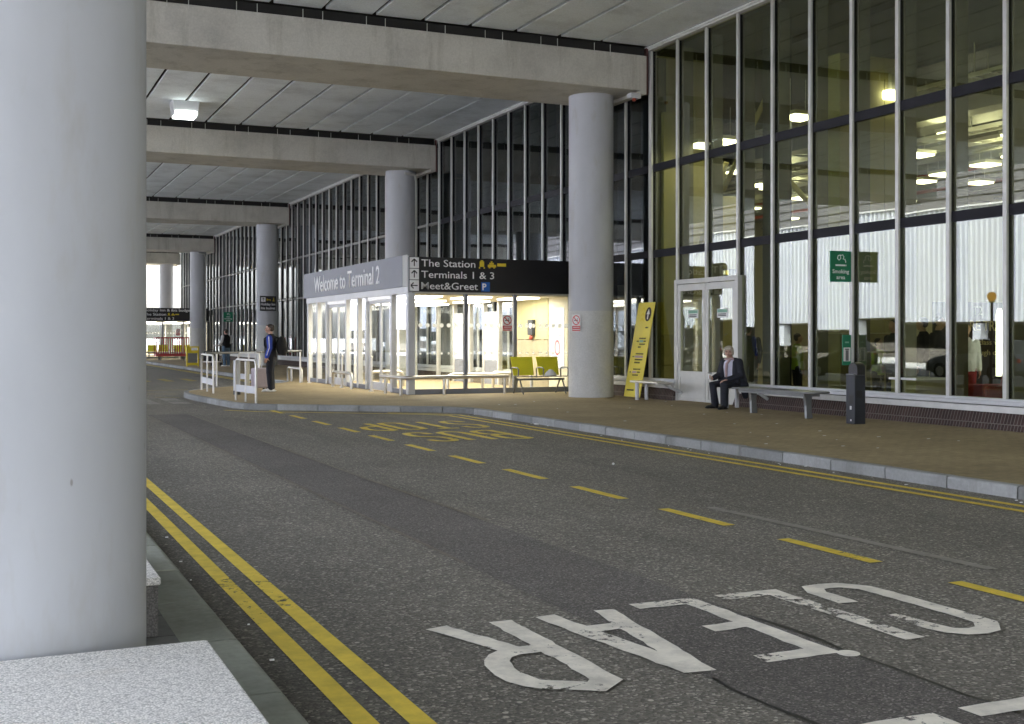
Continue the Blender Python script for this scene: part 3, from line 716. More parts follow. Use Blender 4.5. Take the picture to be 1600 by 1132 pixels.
t = thing('side_wall', 'cream side wall beyond the hanging lamps', 'wall', (25, 2, PZ)); m = MB(); m.box(14.75, 33, 1.0, 1.2, PZ, 8.3); m.build('wall_face', 'creme', t)
# sloping bulkhead under the inner ceiling
t = thing('bulkhead', 'dark sloping bulkhead below the hall ceiling', 'bulkhead', (18, 12, 7))
m = MB(); m.prism([(17.0, 8.3), (17.8, 7.2), (19.0, 7.2), (19.0, 8.3)], 1.3, 44, 'y'); m.build('bulkhead_body', 'ceilin', t)
m = MB(); m.box(17.75, 18.95, 1.3, 44, 7.14, 7.195); m.build('lower_trim', 'darkwall', t)
# ducts, trays and pipes
def run(name, lab, mat, fn, cat='pipe'):
    m = MB(); fn(m); return tag(m.build(name, mat), lab, cat)
random.seed(5)
for i, (x, z, wd, hh) in enumerate(((18.2, 6.2, .5, .25), (20.4, 6.7, .9, .5), (23.2, 6.5, .7, .4), (26.5, 6.9, 1.1, .6), (29.5, 6.6, .8, .4))):
    run('air_duct', ['slim grey cable duct under the dark bulkhead', 'wide grey air duct behind the bulkhead', 'flat grey duct over the middle of the hall', 'large grey duct deep inside the hall', 'rearmost grey duct near the cream wall'][i], 'duct', lambda m: m.box(x-wd/2, x+wd/2, 2, 44, z-hh/2, z+hh/2), 'duct')
for i, (x, z) in enumerate(((17.9, 7.15-.5), (19.9, 6.05), (22.0, 6.25))):
    t = thing('cable_tray', ['ladder cable tray next to the bulkhead', 'ladder cable tray over the pier', 'ladder cable tray deeper in the hall'][i], 'cable tray', (x, 12, z))
    m = MB(); m.box(x-.2, x-.17, 2, 43.8, z, z+.09); m.box(x+.17, x+.2, 2, 43.8, z, z+.09)
    y = 2.2
    while y < 43.6: m.box(x-.17, x+.17, y, y+.04, z+.02, z+.05); y += .45
    m.build('tray_ladder', 'alu', t)
    m = MB(); y = 3.0
    while y < 43: m.box(x-.19, x-.17, y, y+.02, z+.09, 8.3); m.box(x+.17, x+.19, y, y+.02, z+.09, 8.3); y += 2.4
    m.build('hanger_rod', 'alu', t)
for i, (x, z, r) in enumerate(((18.9, 6.5, .05), (21.2, 6.95, .07), (24.6, 6.15, .06), (28, 6.3, .06))):
    run('sprinkler_pipe', ['red pipe along the bulkhead', 'thick red pipe above the trays', 'red pipe over the middle of the hall', 'red pipe deep in the hall'][i], 'redpipe', lambda m: (m.tube([(x, 2, z), (x, 44, z)], r, 8), [m.tube([(x, yy, z), (x+1.6, yy+.5, z+.3)], r*.7, 6) for yy in (4, 9, 13, 17, 21, 26, 31, 37)]))
random.seed(12)
m = MB()
for q in range(190):
    x = random.uniform(17, 31); y = random.uniform(5, 43); z = random.uniform(5.9, 7.9); L = random.uniform(.8, 3.5)
    if q % 3: m.box(x-L/2, x+L/2, y-.03, y+.03, z-.025, z+.025)
    else: m.box(x-.02, x+.02, y-L/2, y+L/2, z-.02, z+.02)
tag(m.build('ceiling_conduit', 'duct'), 'tangle of grey conduits under the hall ceiling', 'conduits', kind='stuff')
def brace(a, b, lab):
    m = MB(); m.tube([a, b], .06, 10); tag(m.build('raking_strut', 'beige'), lab, 'strut')
brace((15.6, 20.8, 7.3), (15.4, 22.6, 4.9), 'slanted beige strut above the double door'); brace((15.9, 21.3, 5.3), (16.4, 18.6, 2.7), 'slanted beige strut falling behind the door pane')
brace((15.7, 22.9, 5.6), (15.5, 24.0, 3.2), 'thin slanted strut near the beige partition')
# hanging lamps of the hall: pixel ray -> point at a given height inside the hall
def at(u, v, z):
    D = (z-1.55)*1850/(528-v); r = (u-800)/1850*D
    return (D*.4093+.9124*r, D*.9124-.4093*r)
LP = [(1097, 228, 6.0), (1130, 222, 6.0), (1247, 184, 6.1), (1435, 243, 6.0), (1540, 258, 6.0), (1531, 286, 6.0), (1475, 273, 6.0), (1190, 290, 6.0), (1094, 330, 6.0), (1172, 326, 6.0), (1232, 342, 5.8), (1252, 310, 6.0), (1492, 208, 6.2), (1592, 210, 6.2), (1590, 244, 6.1), (1596, 262, 6.0), (1400, 262, 6.0), (1340, 300, 6)]
lampsites = []
for u, v, z in LP:
    x, y = at(u, v, z)
    if 15.2 < x < 32.5 and 1.6 < y < 44: lampsites.append((x, y, z))
lampsites += [(18.6, 26.5, 6.0), (21.5, 29, 6.0), (24.5, 26, 6.0), (20.0, 33, 6.0), (27.5, 30, 6.0), (23, 36, 6.0), (18.4, 22.3, 6.0), (25, 20, 6.0), (28.5, 23.5, 6.0)]
first = None
for i, (x, y, z) in enumerate(lampsites):
    if first is None:
        first = t = thing('hanging_lamp', 'square bright lamp hung inside the glass hall', 'lamp', (x, y, z), group='square lamps hanging in the hall')
        m = MB(); m.box(x-.3, x+.3, y-.3, y+.3, z+.02, z+.1); m.build('lamp_housing', 'alu', t)
        m = MB(); m.box(x-.27, x+.27, y-.27, y+.27, z-.03, z+.018); m.build('diffuser', 'lamp', t)
        m = MB(); m.box(x-.2, x-.19, y-.005, y+.005, z+.1, z+.8); m.box(x+.19, x+.2, y-.005, y+.005, z+.1, z+.8); m.build('hanger_rod', 'alu', t)
    else:
        t = copy_tree(first); t.location = (x, y, z)
x, y = at(1394, 150, 6.35)
t = thing('flood_lamp', 'bright boxy lamp high beside the beige pier', 'lamp', (x, y, 6.35))
m = MB(); m.box(x-.2, x+.2, y-.13, y+.13, 6.27, 6.45); m.build('diffuser', 'lamp', t, .03); m = MB(); m.box(x-.05, x+.05, y-.05, y+.05, 6.46, 6.8); m.build('stem', 'alu', t)
for (x, y, e) in ((18.5, 19, 60), (22, 14, 80), (27, 12, 120), (22, 21, 60), (18, 9, 60), (28, 19, 90), (22, 29, 110), (25, 37, 110)):
    l = bpy.data.lights.new('hall_lamp_light', 'POINT'); l.energy = e*.26; l.shadow_soft_size = .5; l.color = (1, .93, .76)
    o = bpy.data.objects.new('hall_lamp_light', l); COL.objects.link(o); o.location = (x, y, 5.9)
wall('terminal_roof', 'dark flat roof over the glass hall', 14.72, 40, -40, 98, 8.43, 8.9, 'gap', 'roof')
wall('sun_block_wall', 'plain unseen wall added behind the viewpoint to block the sun', 14.5, 15, -38, 2.9, PZ, 8.42, 'beam')  # unseen wall, added to keep side sun off the near column
# dark sheets stand in for the unlit rooms behind the other bays
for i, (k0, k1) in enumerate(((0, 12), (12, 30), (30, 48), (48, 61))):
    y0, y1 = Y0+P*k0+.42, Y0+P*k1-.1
    wall('unlit_room_backing', ['dark wall standing in for the unlit room above the entrance', 'dark wall standing in for the unlit room by the man with the backpack', 'dark wall standing in for the unlit room before the far sign', 'dark wall standing in for the unlit room of the last glass bay'][i], 16.2, 16.4, y0, y1, PZ, 8.3, 'darkwall')
# ================================================================== ENTRANCE PODS
PX, PY0, PY1 = 9.78, 28.05, 38.1            # outer corner and length
def arrow(mb, x, y, z, s, d):
    """arrow drawn on a -Y facing sign: d = 'u' or 'l'"""
    k = s*.09
    if d == 'u':
        mb.box(x-k*.6, x+k*.6, y-.004, y, z-s*.36, z+s*.3); a = (x, z+s*.38)
        for sg in (-1, 1): mb.bar((a[0], y-.002, a[1]), (a[0]+sg*s*.3, y-.002, a[1]-s*.3), k*1.3, .004, (0, 1, 0))
    else:
        mb.box(x-s*.3, x+s*.36, y-.004, y, z-k*.6, z+k*.6); a = (x-s*.38, z)
        for sg in (-1, 1): mb.bar((a[0], y-.002, a[1]), (a[0]+s*.3, y-.002, a[1]+sg*s*.3), k*1.3, .004, (0, 1, 0))
def icons(mb, x, y, z, s, kinds):
    for i, k in enumerate(kinds):
        cx = x+i*s*1.25; c = s*.5
        if k == 'train':
            mb.box(cx-c*.55, cx+c*.55, y-.004, y, z-c*.55, z+c*.7); mb.box(cx-c*.75, cx-c*.45, y-.004, y, z-c*.95, z-c*.6); mb.box(cx+c*.45, cx+c*.75, y-.004, y, z-c*.95, z-c*.6); mb.box(cx-c*.3, cx+c*.3, y-.004, y, z+c*.74, z+c*.95)
        elif k == 'taxi':
            mb.box(cx-c, cx+c*1.1, y-.004, y, z-c*.6, z); mb.box(cx-c*.6, cx+c*.5, y-.004, y, z+.004, z+c*.45); mb.box(cx-c*.25, cx+c*.15, y-.004, y, z+c*.5, z+c*.8)
            for q in (-.55, .6): mb.box(cx+c*(q-.2), cx+c*(q+.2), y-.004, y, z-c*.85, z-c*.62)
        elif k == 'bus': mb.box(cx-c*1.1, cx+c*1.1, y-.004, y, z-c*.35, z+c*.35)
        elif k == 'bed': mb.box(cx-c, cx+c, y-.004, y, z-c*.3, z); mb.box(cx-c, cx-c*.7, y-.004, y, z-c*.7, z+c*.5); mb.box(cx+c*.75, cx+c, y-.004, y, z-c*.7, z-c*.3)
        elif k == 'walk': mb.box(cx-c*.15, cx+c*.2, y-.004, y, z-c*.3, z+c*.5); mb.box(cx-c*.1, cx+c*.2, y-.004, y, z+c*.6, z+c*.9); mb.box(cx-c*.4, cx-c*.1, y-.004, y, z-c*.95, z-c*.3); mb.box(cx+c*.15, cx+c*.4, y-.004, y, z-c*.95, z-c*.3)
def nosmoke(parent, c, rt, up, s, sub=None):
    """white plate with a red ring, a cigarette and a red text block; c = plate centre"""
    c = Vector(c); rt = Vector(rt).normalized(); up = Vector(up).normalized(); n = rt.cross(up)
    def mm(off): return Matrix(((rt.x, up.x, n.x, (c+n*off).x), (rt.y, up.y, n.y, (c+n*off).y), (rt.z, up.z, n.z, (c+n*off).z), (0, 0, 0, 1)))
    m = MB(); m.box(-s*.5, s*.5, -s*.78, s*.78, 0, .004, mm(0)); pl = m.build('no_smoking_plate', 'paper', parent)
    m = MB(); a = 28
    for i in range(a):
        t0, t1 = 2*math.pi*i/a, 2*math.pi*(i+1)/a
        m.add([mm(.0055) @ Vector((s*r*math.cos(t), s*.26+s*r*math.sin(t), 0)) for r, t in ((.36, t0), (.45, t0), (.45, t1), (.36, t1))], [(0, 1, 2, 3)])
    q = mm(.006); m.add([q @ Vector(p) for p in ((-s*.3, s*.5, 0), (-s*.24, s*.57, 0), (s*.3, s*.02, 0), (s*.24, -s*.05, 0))], [(0, 1, 2, 3)])
    m.box(-s*.47, s*.47, -s*.74, -s*.26, .0042, .006, mm(0)); m.build('red_ring', 'red', pl)
    m = MB(); m.box(-s*.24, s*.2, s*.2, s*.28, .0042, .0052, mm(0)); m.box(s*.12, s*.17, s*.3, s*.46, .0042, .0052, mm(0)); m.build('cigarette', 'ink', pl)
    m = MB()
    for r_, ln in ((-.4, .36), (-.6, .4)):
        xx = -ln
        while xx < ln: m.box(s*xx, s*(xx+.09), s*(r_-.05), s*(r_+.05), .0062, .007, mm(0)); xx += .13
    m.build('lettering', 'paper', pl)
    return pl
def pod(lab, dy, first):
    t = thing('entrance_pod', lab, 'entrance', (PX, PY0, PZ), group='glazed entrance pods')
    # roof, floor and fascias
    m = MB(); m.box(PX+.02, FX-.15, PY0+.02, PY1-.02, 3.2, 3.45); m.build('roof', 'signgrey', t)
    m = MB(); m.box(PX+.1, FX-.2, PY0+.12, PY1-.12, 2.64, 2.70); m.build('inner_ceiling', 'creme', t)
    m = MB(); m.box(PX-.08, PX, PY0+.35, PY1+.3, 2.835, 3.63); fs = m.build('welcome_fascia', 'signgrey', t, .006)
    m = MB(); m.box(PX-.077, PX+.02, PY0-.045, PY0+.345, 2.835, 3.625); m.build('fascia_corner', 'fasciaend', t, .004)
    m = MB(); m.box(PX-.06, PX+.06, PY0+.0, PY1+.02, 2.66, 2.83); m.build('header', 'white', t, .004)
    m = MB(); m.box(PX+.062, FX-.12, PY0-.06, PY0+.1, 2.662, 2.70); m.build('head_bar', 'alu', t)
    m = MB(); m.box(PX-.07, FX-.12, PY0-.13, PY0-.05, 2.70, 3.57); bs = m.build('direction_sign', 'black', t, .004)
    text_part('lettering', 'Welcome to Terminal 2', 'letter', fs, (PX-.081, 37.05, 3.0), (0, -1, 0), (0, 0, 1), .5, 6.8, .006, .01)
    x0 = PX-.05; yb = PY0-.131; rows = (3.42, 3.135, 2.85)
    if first: lines = [('The Station', 'u', 1.46), ('Terminals 1 & 3', 'u', 1.98), ('Meet&Greet', 'l', 1.53)]
    else: lines = [('Holiday Inn & ibis budget', 'u', 3.15), ('The Station', 'u', 1.46), ('Terminals 1 & 3', 'u', 1.98)]
    for (s, d, wd), z in zip(lines, rows):
        m = MB(); m.box(x0, x0+.245, yb-.004, yb, z-.135, z+.135); sq = m.build('arrow_square', 'letter', bs)
        m = MB(); arrow(m, x0+.122, yb-.0045, z, .24, d); m.build('arrow', 'ink', sq)
        text_part('lettering', s, 'letter', bs, (x0+.31, yb, z-.085), (1, 0, 0), (0, 0, 1), .185, wd, .005, .005)
    m = MB()
    if first: icons(m, x0+1.95, yb, rows[0], .22, ['train', 'taxi', 'bus'])
    else: icons(m, x0+3.65, yb, rows[0], .22, ['bed', 'walk']); icons(m, x0+1.95, yb, rows[1], .22, ['train', 'taxi', 'bus'])
    m.build('travel_symbol', 'lettery', bs)
    if first:
        m = MB(); m.box(x0+1.93, x0+2.17, yb-.004, yb, rows[2]-.12, rows[2]+.12); bq = m.build('parking_symbol', 'blue', bs)
        text_part('lettering', 'P', 'letter', bq, (x0+1.96, yb-.0045, rows[2]-.08), (1, 0, 0), (0, 0, 1), .17, None, .003, .03)
    # front (-Y) glazing: corner post, mullions, sill
    m = MB(); m.box(PX-.06, PX+.12, PY0-.06, PY0+.12, PZ, 2.66); m.build('corner_post', 'white', t, .008)
    xs = [PX+.12, 11.28, 12.66, FX-.2]
    for x in xs[1:]:
        m = MB(); m.box(x-.045, x+.045, PY0-.05, PY0+.06, PZ, 2.66); m.build('post', 'signgrey', t, .004)
    m = MB(); m.box(PX+.12, FX-.2, PY0-.045, PY0+.05, PZ, PZ+.13); m.build('base_rail', 'signgrey', t)
    for a, b in zip(xs, xs[1:]):
        m = MB(); m.box(a, b, PY0, PY0+.01, PZ+.13, 2.66); m.build('glass_pane', 'podglass', t)
        m = MB(); x = a+.16
        for z, rr in ((1.86, .055), (1.15, .03)):
            x = a+.16
            while x < b-.1: m.tube([(x, PY0-.004, z), (x, PY0-.001, z)], rr, 12); x += .19
        m.build('dot_pattern', 'frost', t)
    # long side (-X): posts, sliding doors, panes
    ys = [PY0+.12, PY0+1.35, PY0+3.55, PY0+4.35, PY0+5.55, PY0+7.7, PY0+8.8, PY1-.1]
    for i, y in enumerate(ys[1:]):
        m = MB(); m.box(PX-.05, PX+.1, y-.07, y+.07, PZ, 2.66); m.build('post', 'white', t, .006)
    for i, (a, b) in enumerate(zip(ys, ys[1:])):
        if i in (1, 4):                       # sliding doors
            mid = (a+b)/2
            for (p, q) in ((a+.07, mid-.01), (mid+.01, b-.07)):
                m = MB(); m.box(PX+.02, PX+.06, p, p+.06, PZ+.01, 2.55); m.box(PX+.02, PX+.06, q-.06, q, PZ+.01, 2.55); m.box(PX+.02, PX+.06, p+.06, q-.06, 2.47, 2.55); m.box(PX+.02, PX+.06, p+.06, q-.06, PZ+.01, PZ+.22)
                d = m.build('sliding_door', 'white', t)
                m = MB(); m.box(PX+.036, PX+.044, p+.06, q-.06, PZ+.22, 2.47); m.build('glass_pane', 'podglass', d)
            m = MB(); m.box(PX-.03, PX+.09, a+.07, b-.07, 2.555, 2.66); m.build('door_header', 'steelw', t)
        else:
            m = MB(); m.box(PX+.01, PX+.02, a+.05, b-.05, PZ+.12, 2.66); m.build('glass_pane', 'podglass', t)
            m = MB(); m.box(PX-.03, PX+.05, a+.05, b-.05, PZ, PZ+.12); m.build('base_rail', 'signgrey', t)
    # end (+Y) glazing
    for a, b in ((PX+.1, 11.3), (11.38, 12.8), (12.88, FX-.2)):
        m = MB(); m.box(a, b, PY1-.06, PY1-.05, PZ+.1, 2.66); m.build('glass_pane', 'podglass', t)
    for x in (11.34, 12.84): m = MB(); m.box(x-.04, x+.04, PY1-.1, PY1, PZ, 2.66); m.build('post', 'white', t)
    # inner wall towards the terminal: poster panel, beige wall, inner doors
    IX = FX-.24
    m = MB(); m.box(IX, IX+.1, PY0+.1, PY0+1.25, PZ, 2.64); pp = m.build('end_panel', 'creme', t)
    m = MB(); m.box(IX-.03, IX-.001, PY0+.3, PY0+1.0, .72, 2.35); po = m.build('poster', 'poster', pp)
    m = MB()
    for z, ww in ((2.22, .2), (2.05, .5), (1.8, .4), (1.62, .4), (.98, .3), (.86, .26)): m.box(IX-.034, IX-.031, PY0+.65-ww/2, PY0+.65+ww/2, z-.02, z+.02)
    m.build('poster_text', 'trim', po)
    m = MB()
    for q in range(20):
        a0, a1 = 2*math.pi*q/20, 2*math.pi*(q+1)/20
        m.add([(IX-.035, PY0+.65+r_*math.cos(a), 1.28+r_*1.35*math.sin(a)) for r_, a in ((.12, a0), (.15, a0), (.15, a1), (.12, a1))], [(0, 1, 2, 3)])
    m.build('red_emblem', 'red', po)
    m = MB(); m.box(IX, IX+.1, PY0+1.3, PY0+3.5, 1.5, 2.64); m.build('wall_panel', 'beige', t, .006)
    m = MB(); m.box(IX, IX+.1, PY0+1.3, PY0+3.5, PZ, 1.485); m.build('lower_panel', 'beigelow', t, .006)
    m = MB(); m.box(IX-.1, IX-.002, PY0+2.1, PY0+2.45, 1.62, 2.06); ph = m.build('wall_telephone', 'darkpost', t, .02)
    m = MB(); m.ball((IX-.11, PY0+2.2, 1.88), .02, .08, .08); m.build('dial', 'trim', ph); m = MB(); m.ball((IX-.07, PY0+2.27, 1.55), .05, .1, .07); m.build('handset_base', 'redpipe', ph)
    ys2 = [PY0+3.55, PY0+4.7, PY0+5.85, PY0+7.0, PY0+8.4, PY1-.1]
    for y in ys2: m = MB(); m.box(IX-.03, IX+.1, y-.05, y+.05, PZ, 2.64); m.build('inner_post', 'steelw', t)
    for i, (a, b) in enumerate(zip(ys2, ys2[1:])):
        if i in (1, 3):
            m = MB(); m.box(IX, IX+.05, a+.05, b-.05, .85, 2.35); po = m.build('poster', 'poster', t)
            m = MB(); m.box(IX-.003, IX-.001, a+.2, b-.2, 2.0, 2.15); m.build('poster_text', 'trim', po)
            m = MB(); m.box(IX+.002, IX+.05, a+.05, b-.05, PZ, .84); m.build('lower_panel', 'signgrey', t)
        else:
            m = MB(); m.box(IX+.03, IX+.04, a+.05, b-.05, PZ, 2.6); m.build('glass_pane', 'podglass', t)
    if first: nosmoke(t, (12.42, PY0-.06, 1.93), (1, 0, 0), (0, 0, 1), .27)
    else: nosmoke(t, (12.3, PY0-.06, 1.93), (1, 0, 0), (0, 0, 1), .3)
    # lit ceiling strips
    for x in (PX+.9, PX+2.3, PX+3.7):
        for y in (PY0+1.6, PY0+5, PY0+8.4):
            m = MB(); m.box(x-.3, x+.3, y-.75, y+.75, 2.60, 2.638); m.build('ceiling_light', 'podlight', t)
    if dy:
        t.location.y += dy
    for y in (PY0+1.9, PY0+5, PY0+8.2):
        l = bpy.data.lights.new('entrance_lamp_light', 'AREA'); l.shape = 'RECTANGLE'; l.size = 3.6; l.size_y = 2.0; l.energy = 25 if first else 22; l.color = (1, .92, .76)
        o = bpy.data.objects.new('entrance_lamp_light', l); COL.objects.link(o); o.location = (PX+2.3, y+dy, 2.59)
    return t
pod('glazed entrance under a grey welcome fascia and black direction sign', 0, True)
pod('far glazed entrance with a black sign naming two hotels', 55.3, False)
# rooms behind the inner doors of the pod (bright hall glimpsed through them)
wall('lobby_wall', 'pale lobby wall glimpsed through the entrance doors', 16.1, 16.15, 28.3, 38.2, PZ, 3.0, 'creme')

# ================================================================== GUARD RAILS
def hoop(pts, r=.03):
    m = MB(); m.tube(pts, r, 12); return m
def perch(name, lab, path, posts, z=.56, grp='steel guard rails round the entrance', r=.045, ends=True, mat='steel'):
    """low tubular rail: bent down at its ends, posts under it"""
    a, b = Vector(path[0]), Vector(path[-1]); t = thing(name, lab, 'guard rail', (a.x, a.y, PZ), group=grp)
    pts = []
    P = [Vector((p[0], p[1], z)) for p in path]
    d0 = (P[1]-P[0]).normalized(); d1 = (P[-1]-P[-2]).normalized()
    if ends:
        pts += [P[0].copy() for _ in range(1)]; pts[0].z = PZ-.002
        pts += [Vector((P[0].x, P[0].y, z-.12)), P[0]+d0*.04+Vector((0, 0, -.03)), P[0]+d0*.13]
    else: pts.append(P[0])
    pts += P[1:-1]
    if ends: pts += [P[-1]-d1*.13, P[-1]-d1*.04+Vector((0, 0, -.03)), Vector((P[-1].x, P[-1].y, z-.12)), Vector((P[-1].x, P[-1].y, PZ-.002))]
    else: pts.append(P[-1])
    m = MB(); m.tube(pts, r, 12); m.build('rail', mat, t)
    for (x, y) in posts:
        m = MB(); m.cyl((x, y), r*.85, PZ-.002, z-r*.5, 12); m.build('post', mat, t)
    return t
perch('guard_rail', 'long steel rail bending round the entrance corner below the black sign', [(9.42, 29.3), (9.42, 27.95), (9.5, 27.72), (9.75, 27.66), (12.3, 27.66)], [(9.42, 28.9), (9.46, 27.8), (10.55, 27.66), (12.2, 27.66)], ends=False)
perch('guard_rail', 'short steel rail between the two sliding doors', [(9.35, 33.6), (9.35, 31.7)], [(9.35, 32.65)])
perch('guard_rail', 'short steel rail at the far end of the entrance', [(9.3, 38.9), (9.3, 37.1)], [(9.3, 38.4)])
perch('guard_rail', 'bright steel rail inside the entrance by the poster', [(11.4, 29.6), (13.4, 29.6)], [(12.4, 29.6)])
perch('guard_rail', 'bright steel rail inside the entrance near the corner post', [(10.3, 33.0), (11.3, 33.0)], [(10.8, 33.0)])
perch('guard_rail', 'bright steel rail inside the entrance beside the inner doors', [(13.4, 31.2), (13.4, 28.6)], [(13.4, 30)])
for i, (x, y, lab) in enumerate(((9.45, 30.2, 'slim steel post beside the nearer sliding door'), (9.45, 33.0, 'slim steel post between the sliding doors'), (9.42, 36.6, 'slim steel post beside the farther sliding door'))):
    t = thing('steel_post', lab, 'post', (x, y, PZ), group='slim steel posts along the entrance')
    m = MB(); m.cyl((x, y), .032, PZ-.002, 1.02, 14); m.build('tube', 'steelw', t); m = MB(); m.ball((x, y, 1.03), .042); m.build('cap', 'steelw', t); m = MB(); m.cyl((x, y), .07, PZ-.002, PZ+.015, 14); m.build('foot_plate', 'steelw', t)
# white hoop barriers on the kerb build-out
def barrier(lab, a, b, h=.97):
    a, b = Vector((*a, PZ)), Vector((*b, PZ)); t = thing('hoop_barrier', lab, 'barrier', a, group='white hoop barriers on the kerb')
    d = (b-a).normalized(); up = Vector((0, 0, 1))
    m = MB(); m.tube([a-up*.002, a+up*(h-.1), a+up*(h-.03)+d*.03, a+up*h+d*.1, b+up*h-d*.1, b+up*(h-.03)-d*.03, b+up*(h-.1), b-up*.002], .026, 12); m.build('hoop', 'steelw', t)
    c = (a+b)/2; m = MB(); m.tube([c-up*.002, c+up*(h-.02)], .022, 12); m.build('middle_post', 'steelw', t)
    m = MB(); m.bar(a+up*.28+d*.03, b+up*.28-d*.03, .012, .16); m.build('tapping_panel', 'white', t)
    return t
barrier('white hoop barrier at the outer tip of the kerb', (5.5, 33.0), (5.42, 30.75))
barrier('white hoop barrier nearest the road edge', (5.3, 27.2), (5.45, 25.75), .93)
barrier('white hoop barrier half hidden behind the lilac suitcase', (6.95, 35.3), (7.4, 34.5))
t = thing('hand_rail', 'long dark handrail on slender posts across the far kerb edge', 'railing', (6.3, 34.8, PZ))
m = MB(); m.tube([(5.95, 35.05, 1.1), (6.3, 35.2, 1.1), (9.25, 36.9, 1.13)], .035, 10); m.build('rail', 'galv', t)
for x, y in ((6.3, 35.2), (7.7, 36.0), (9.2, 36.87)): m = MB(); m.cyl((x, y), .028, PZ-.002, 1.1, 10); m.build('post', 'steelw', t)
t = thing('bollard', 'thick white bollard beside the nearest hoop barrier', 'bollard', (5.85, 29.9, PZ))
m = MB(); m.cyl((5.85, 29.9), .085, PZ-.002, .98, 20); m.build('bollard_body', 'white', t, .01); m = MB(); m.cyl((5.85, 29.9), .089, PZ-.002, PZ+.1, 20); m.build('foot', 'darkpost', t)
t = thing('marker_post', 'thin cream post just behind the white bollard', 'post', (6.2, 30.3, PZ)); m = MB(); m.cyl((6.2, 30.3), .04, PZ-.002, .98, 12); m.build('tube', 'creme', t); m = MB(); m.cyl((6.2, 30.3), .046, .95, 1.0, 12); m.build('cap', 'white', t)

# ================================================================== SEATS AND BENCHES
def seat_pair(x, y, lab, rz=0):
    t = thing('twin_seat', lab, 'seat', (x, y, PZ), rz, group='twin olive yellow seats', local=True)
    for cx in (-.36, .36):
        m = MB(); m.loft([[(cx-.3, -.25, .43), (cx+.3, -.25, .43), (cx+.3, -.25, .45), (cx-.3, -.25, .45)], [(cx-.3, .2, .41), (cx+.3, .2, .41), (cx+.3, .2, .435), (cx-.3, .2, .435)]], False); m.build('seat', 'black', t, .008)
        m = MB(); m.loft([[(cx-.29, .2, .46), (cx+.29, .2, .46), (cx+.29, .225, .46), (cx-.29, .225, .46)], [(cx-.31, .34, .93), (cx+.31, .34, .93), (cx+.31, .36, .93), (cx-.31, .36, .93)]], False); m.build('backrest', 'seat', t, .012)
    for ax in (-.7, 0, .7):
        m = MB(); m.tube([(ax, .2, .4), (ax, .22, .62), (ax, .15, .66), (ax, -.15, .66), (ax, -.22, .62), (ax, -.2, .44)], .018, 8); m.build('armrest', 'galv', t)
    m = MB(); m.bar((-.7, .02, .36), (.7, .02, .36), .06, .05); m.build('cross_beam', 'galv', t)
    for ax in (-.6, .6):
        m = MB(); m.tube([(ax, -.3, 0), (ax, -.08, .36)], .02, 8); m.tube([(ax, .3, 0), (ax, .06, .36)], .02, 8); m.build('leg', 'galv', t)
    return t
# seat_pair faces the road side: backs lean towards the entrance
s1 = seat_pair(13.05, 27.35, 'olive yellow twin seat against the entrance glass')
s2 = copy_tree(s1); s2.location = (10.9, 82.6, PZ); s2['label'] = 'olive yellow twin seat by the far entrance rail'
s3 = copy_tree(s1); s3.location = (12.6, 82.6, PZ); s3['label'] = 'olive yellow twin seat behind the red cage trolley'
perch('guard_rail', 'steel rail by the far entrance seats', [(9.6, 82.0), (12.2, 82.0)], [(10.9, 82.0)])
m = MB(); random.seed(4)
m.loft([[(13.33+.17*math.cos(a*.63)*s_, 27.3+.12*math.sin(a*.63)*s_, PZ+z) for a in range(10)] for s_, z in ((1, .447), (.95, .5), (.6, .56), (.25, .61))]); tag(m.build('paper_bag', 'paper'), 'crumpled white paper bag lying on the twin seat', 'bag')
def slab_bench(x, y0, y1, lab, h=.48, wd=.5, rounded=True):
    t = thing('metal_bench', lab, 'bench', (x, (y0+y1)/2, PZ), group='grey metal benches along the glass front')
    z = PZ+h
    e = arc(x, y0+wd*.35, wd/2, wd*.35, 180, 360, 10); f = [(x+wd/2, y1), (x-wd/2, y1)]
    m = MB(); m.prism(e+f, z-.035, z); m.build('seat', 'galv', t, .008)
    m = MB(); m.box(x-wd*.34, x+wd*.34, y0+.3, y1-.12, z-.095, z-.037); m.build('support_rail', 'galv', t)
    for y in (y0+.42, y1-.35):
        m = MB()
        m.loft([[(x-.08, y-.07, PZ-.002), (x+.06, y-.07, PZ-.002), (x+.06, y-.01, PZ-.002), (x-.08, y-.01, PZ-.002)], [(x-.06, y-.035, PZ+.22), (x+.06, y-.035, PZ+.22), (x+.06, y+.035, PZ+.22), (x-.06, y+.035, PZ+.22)], [(x-.08, y-.03, z-.09), (x+.08, y-.03, z-.09), (x+.08, y+.04, z-.09), (x-.08, y+.04, z-.09)]], False)
        m.build('leg', 'galv', t, .01)
    return t
slab_bench(13.35, 16.55, 18.95, 'grey slab bench with one rounded end next to the ash bin')
def tube_bench(x, y0, y1, lab):
    t = thing('perch_bench', lab, 'bench', (x, (y0+y1)/2, PZ), group='white legged perch benches'); z = PZ+.44
    m = MB(); m.box(x-.22, x+.2, y0, y1, z-.05, z); m.build('seat', 'steelw', t, .02)
    for xx in (x-.13, x+.12): m = MB(); m.cyl((xx, y1-.2), .045, PZ-.002, z-.05, 14); m.build('leg', 'white', t)
    m = MB(); m.tube([(x+.12, y0+.2, z-.05), (x+.25, y0+.2, z-.14), (FX-.1, y0+.2, z-.25)], .035, 10); m.build('wall_bracket', 'white', t)
    return t
tube_bench(13.95, 19.35, 20.35, 'white legged bench under the seated woman')
tube_bench(13.85, 22.55, 23.78, 'white legged bench in front of the leaning yellow board')

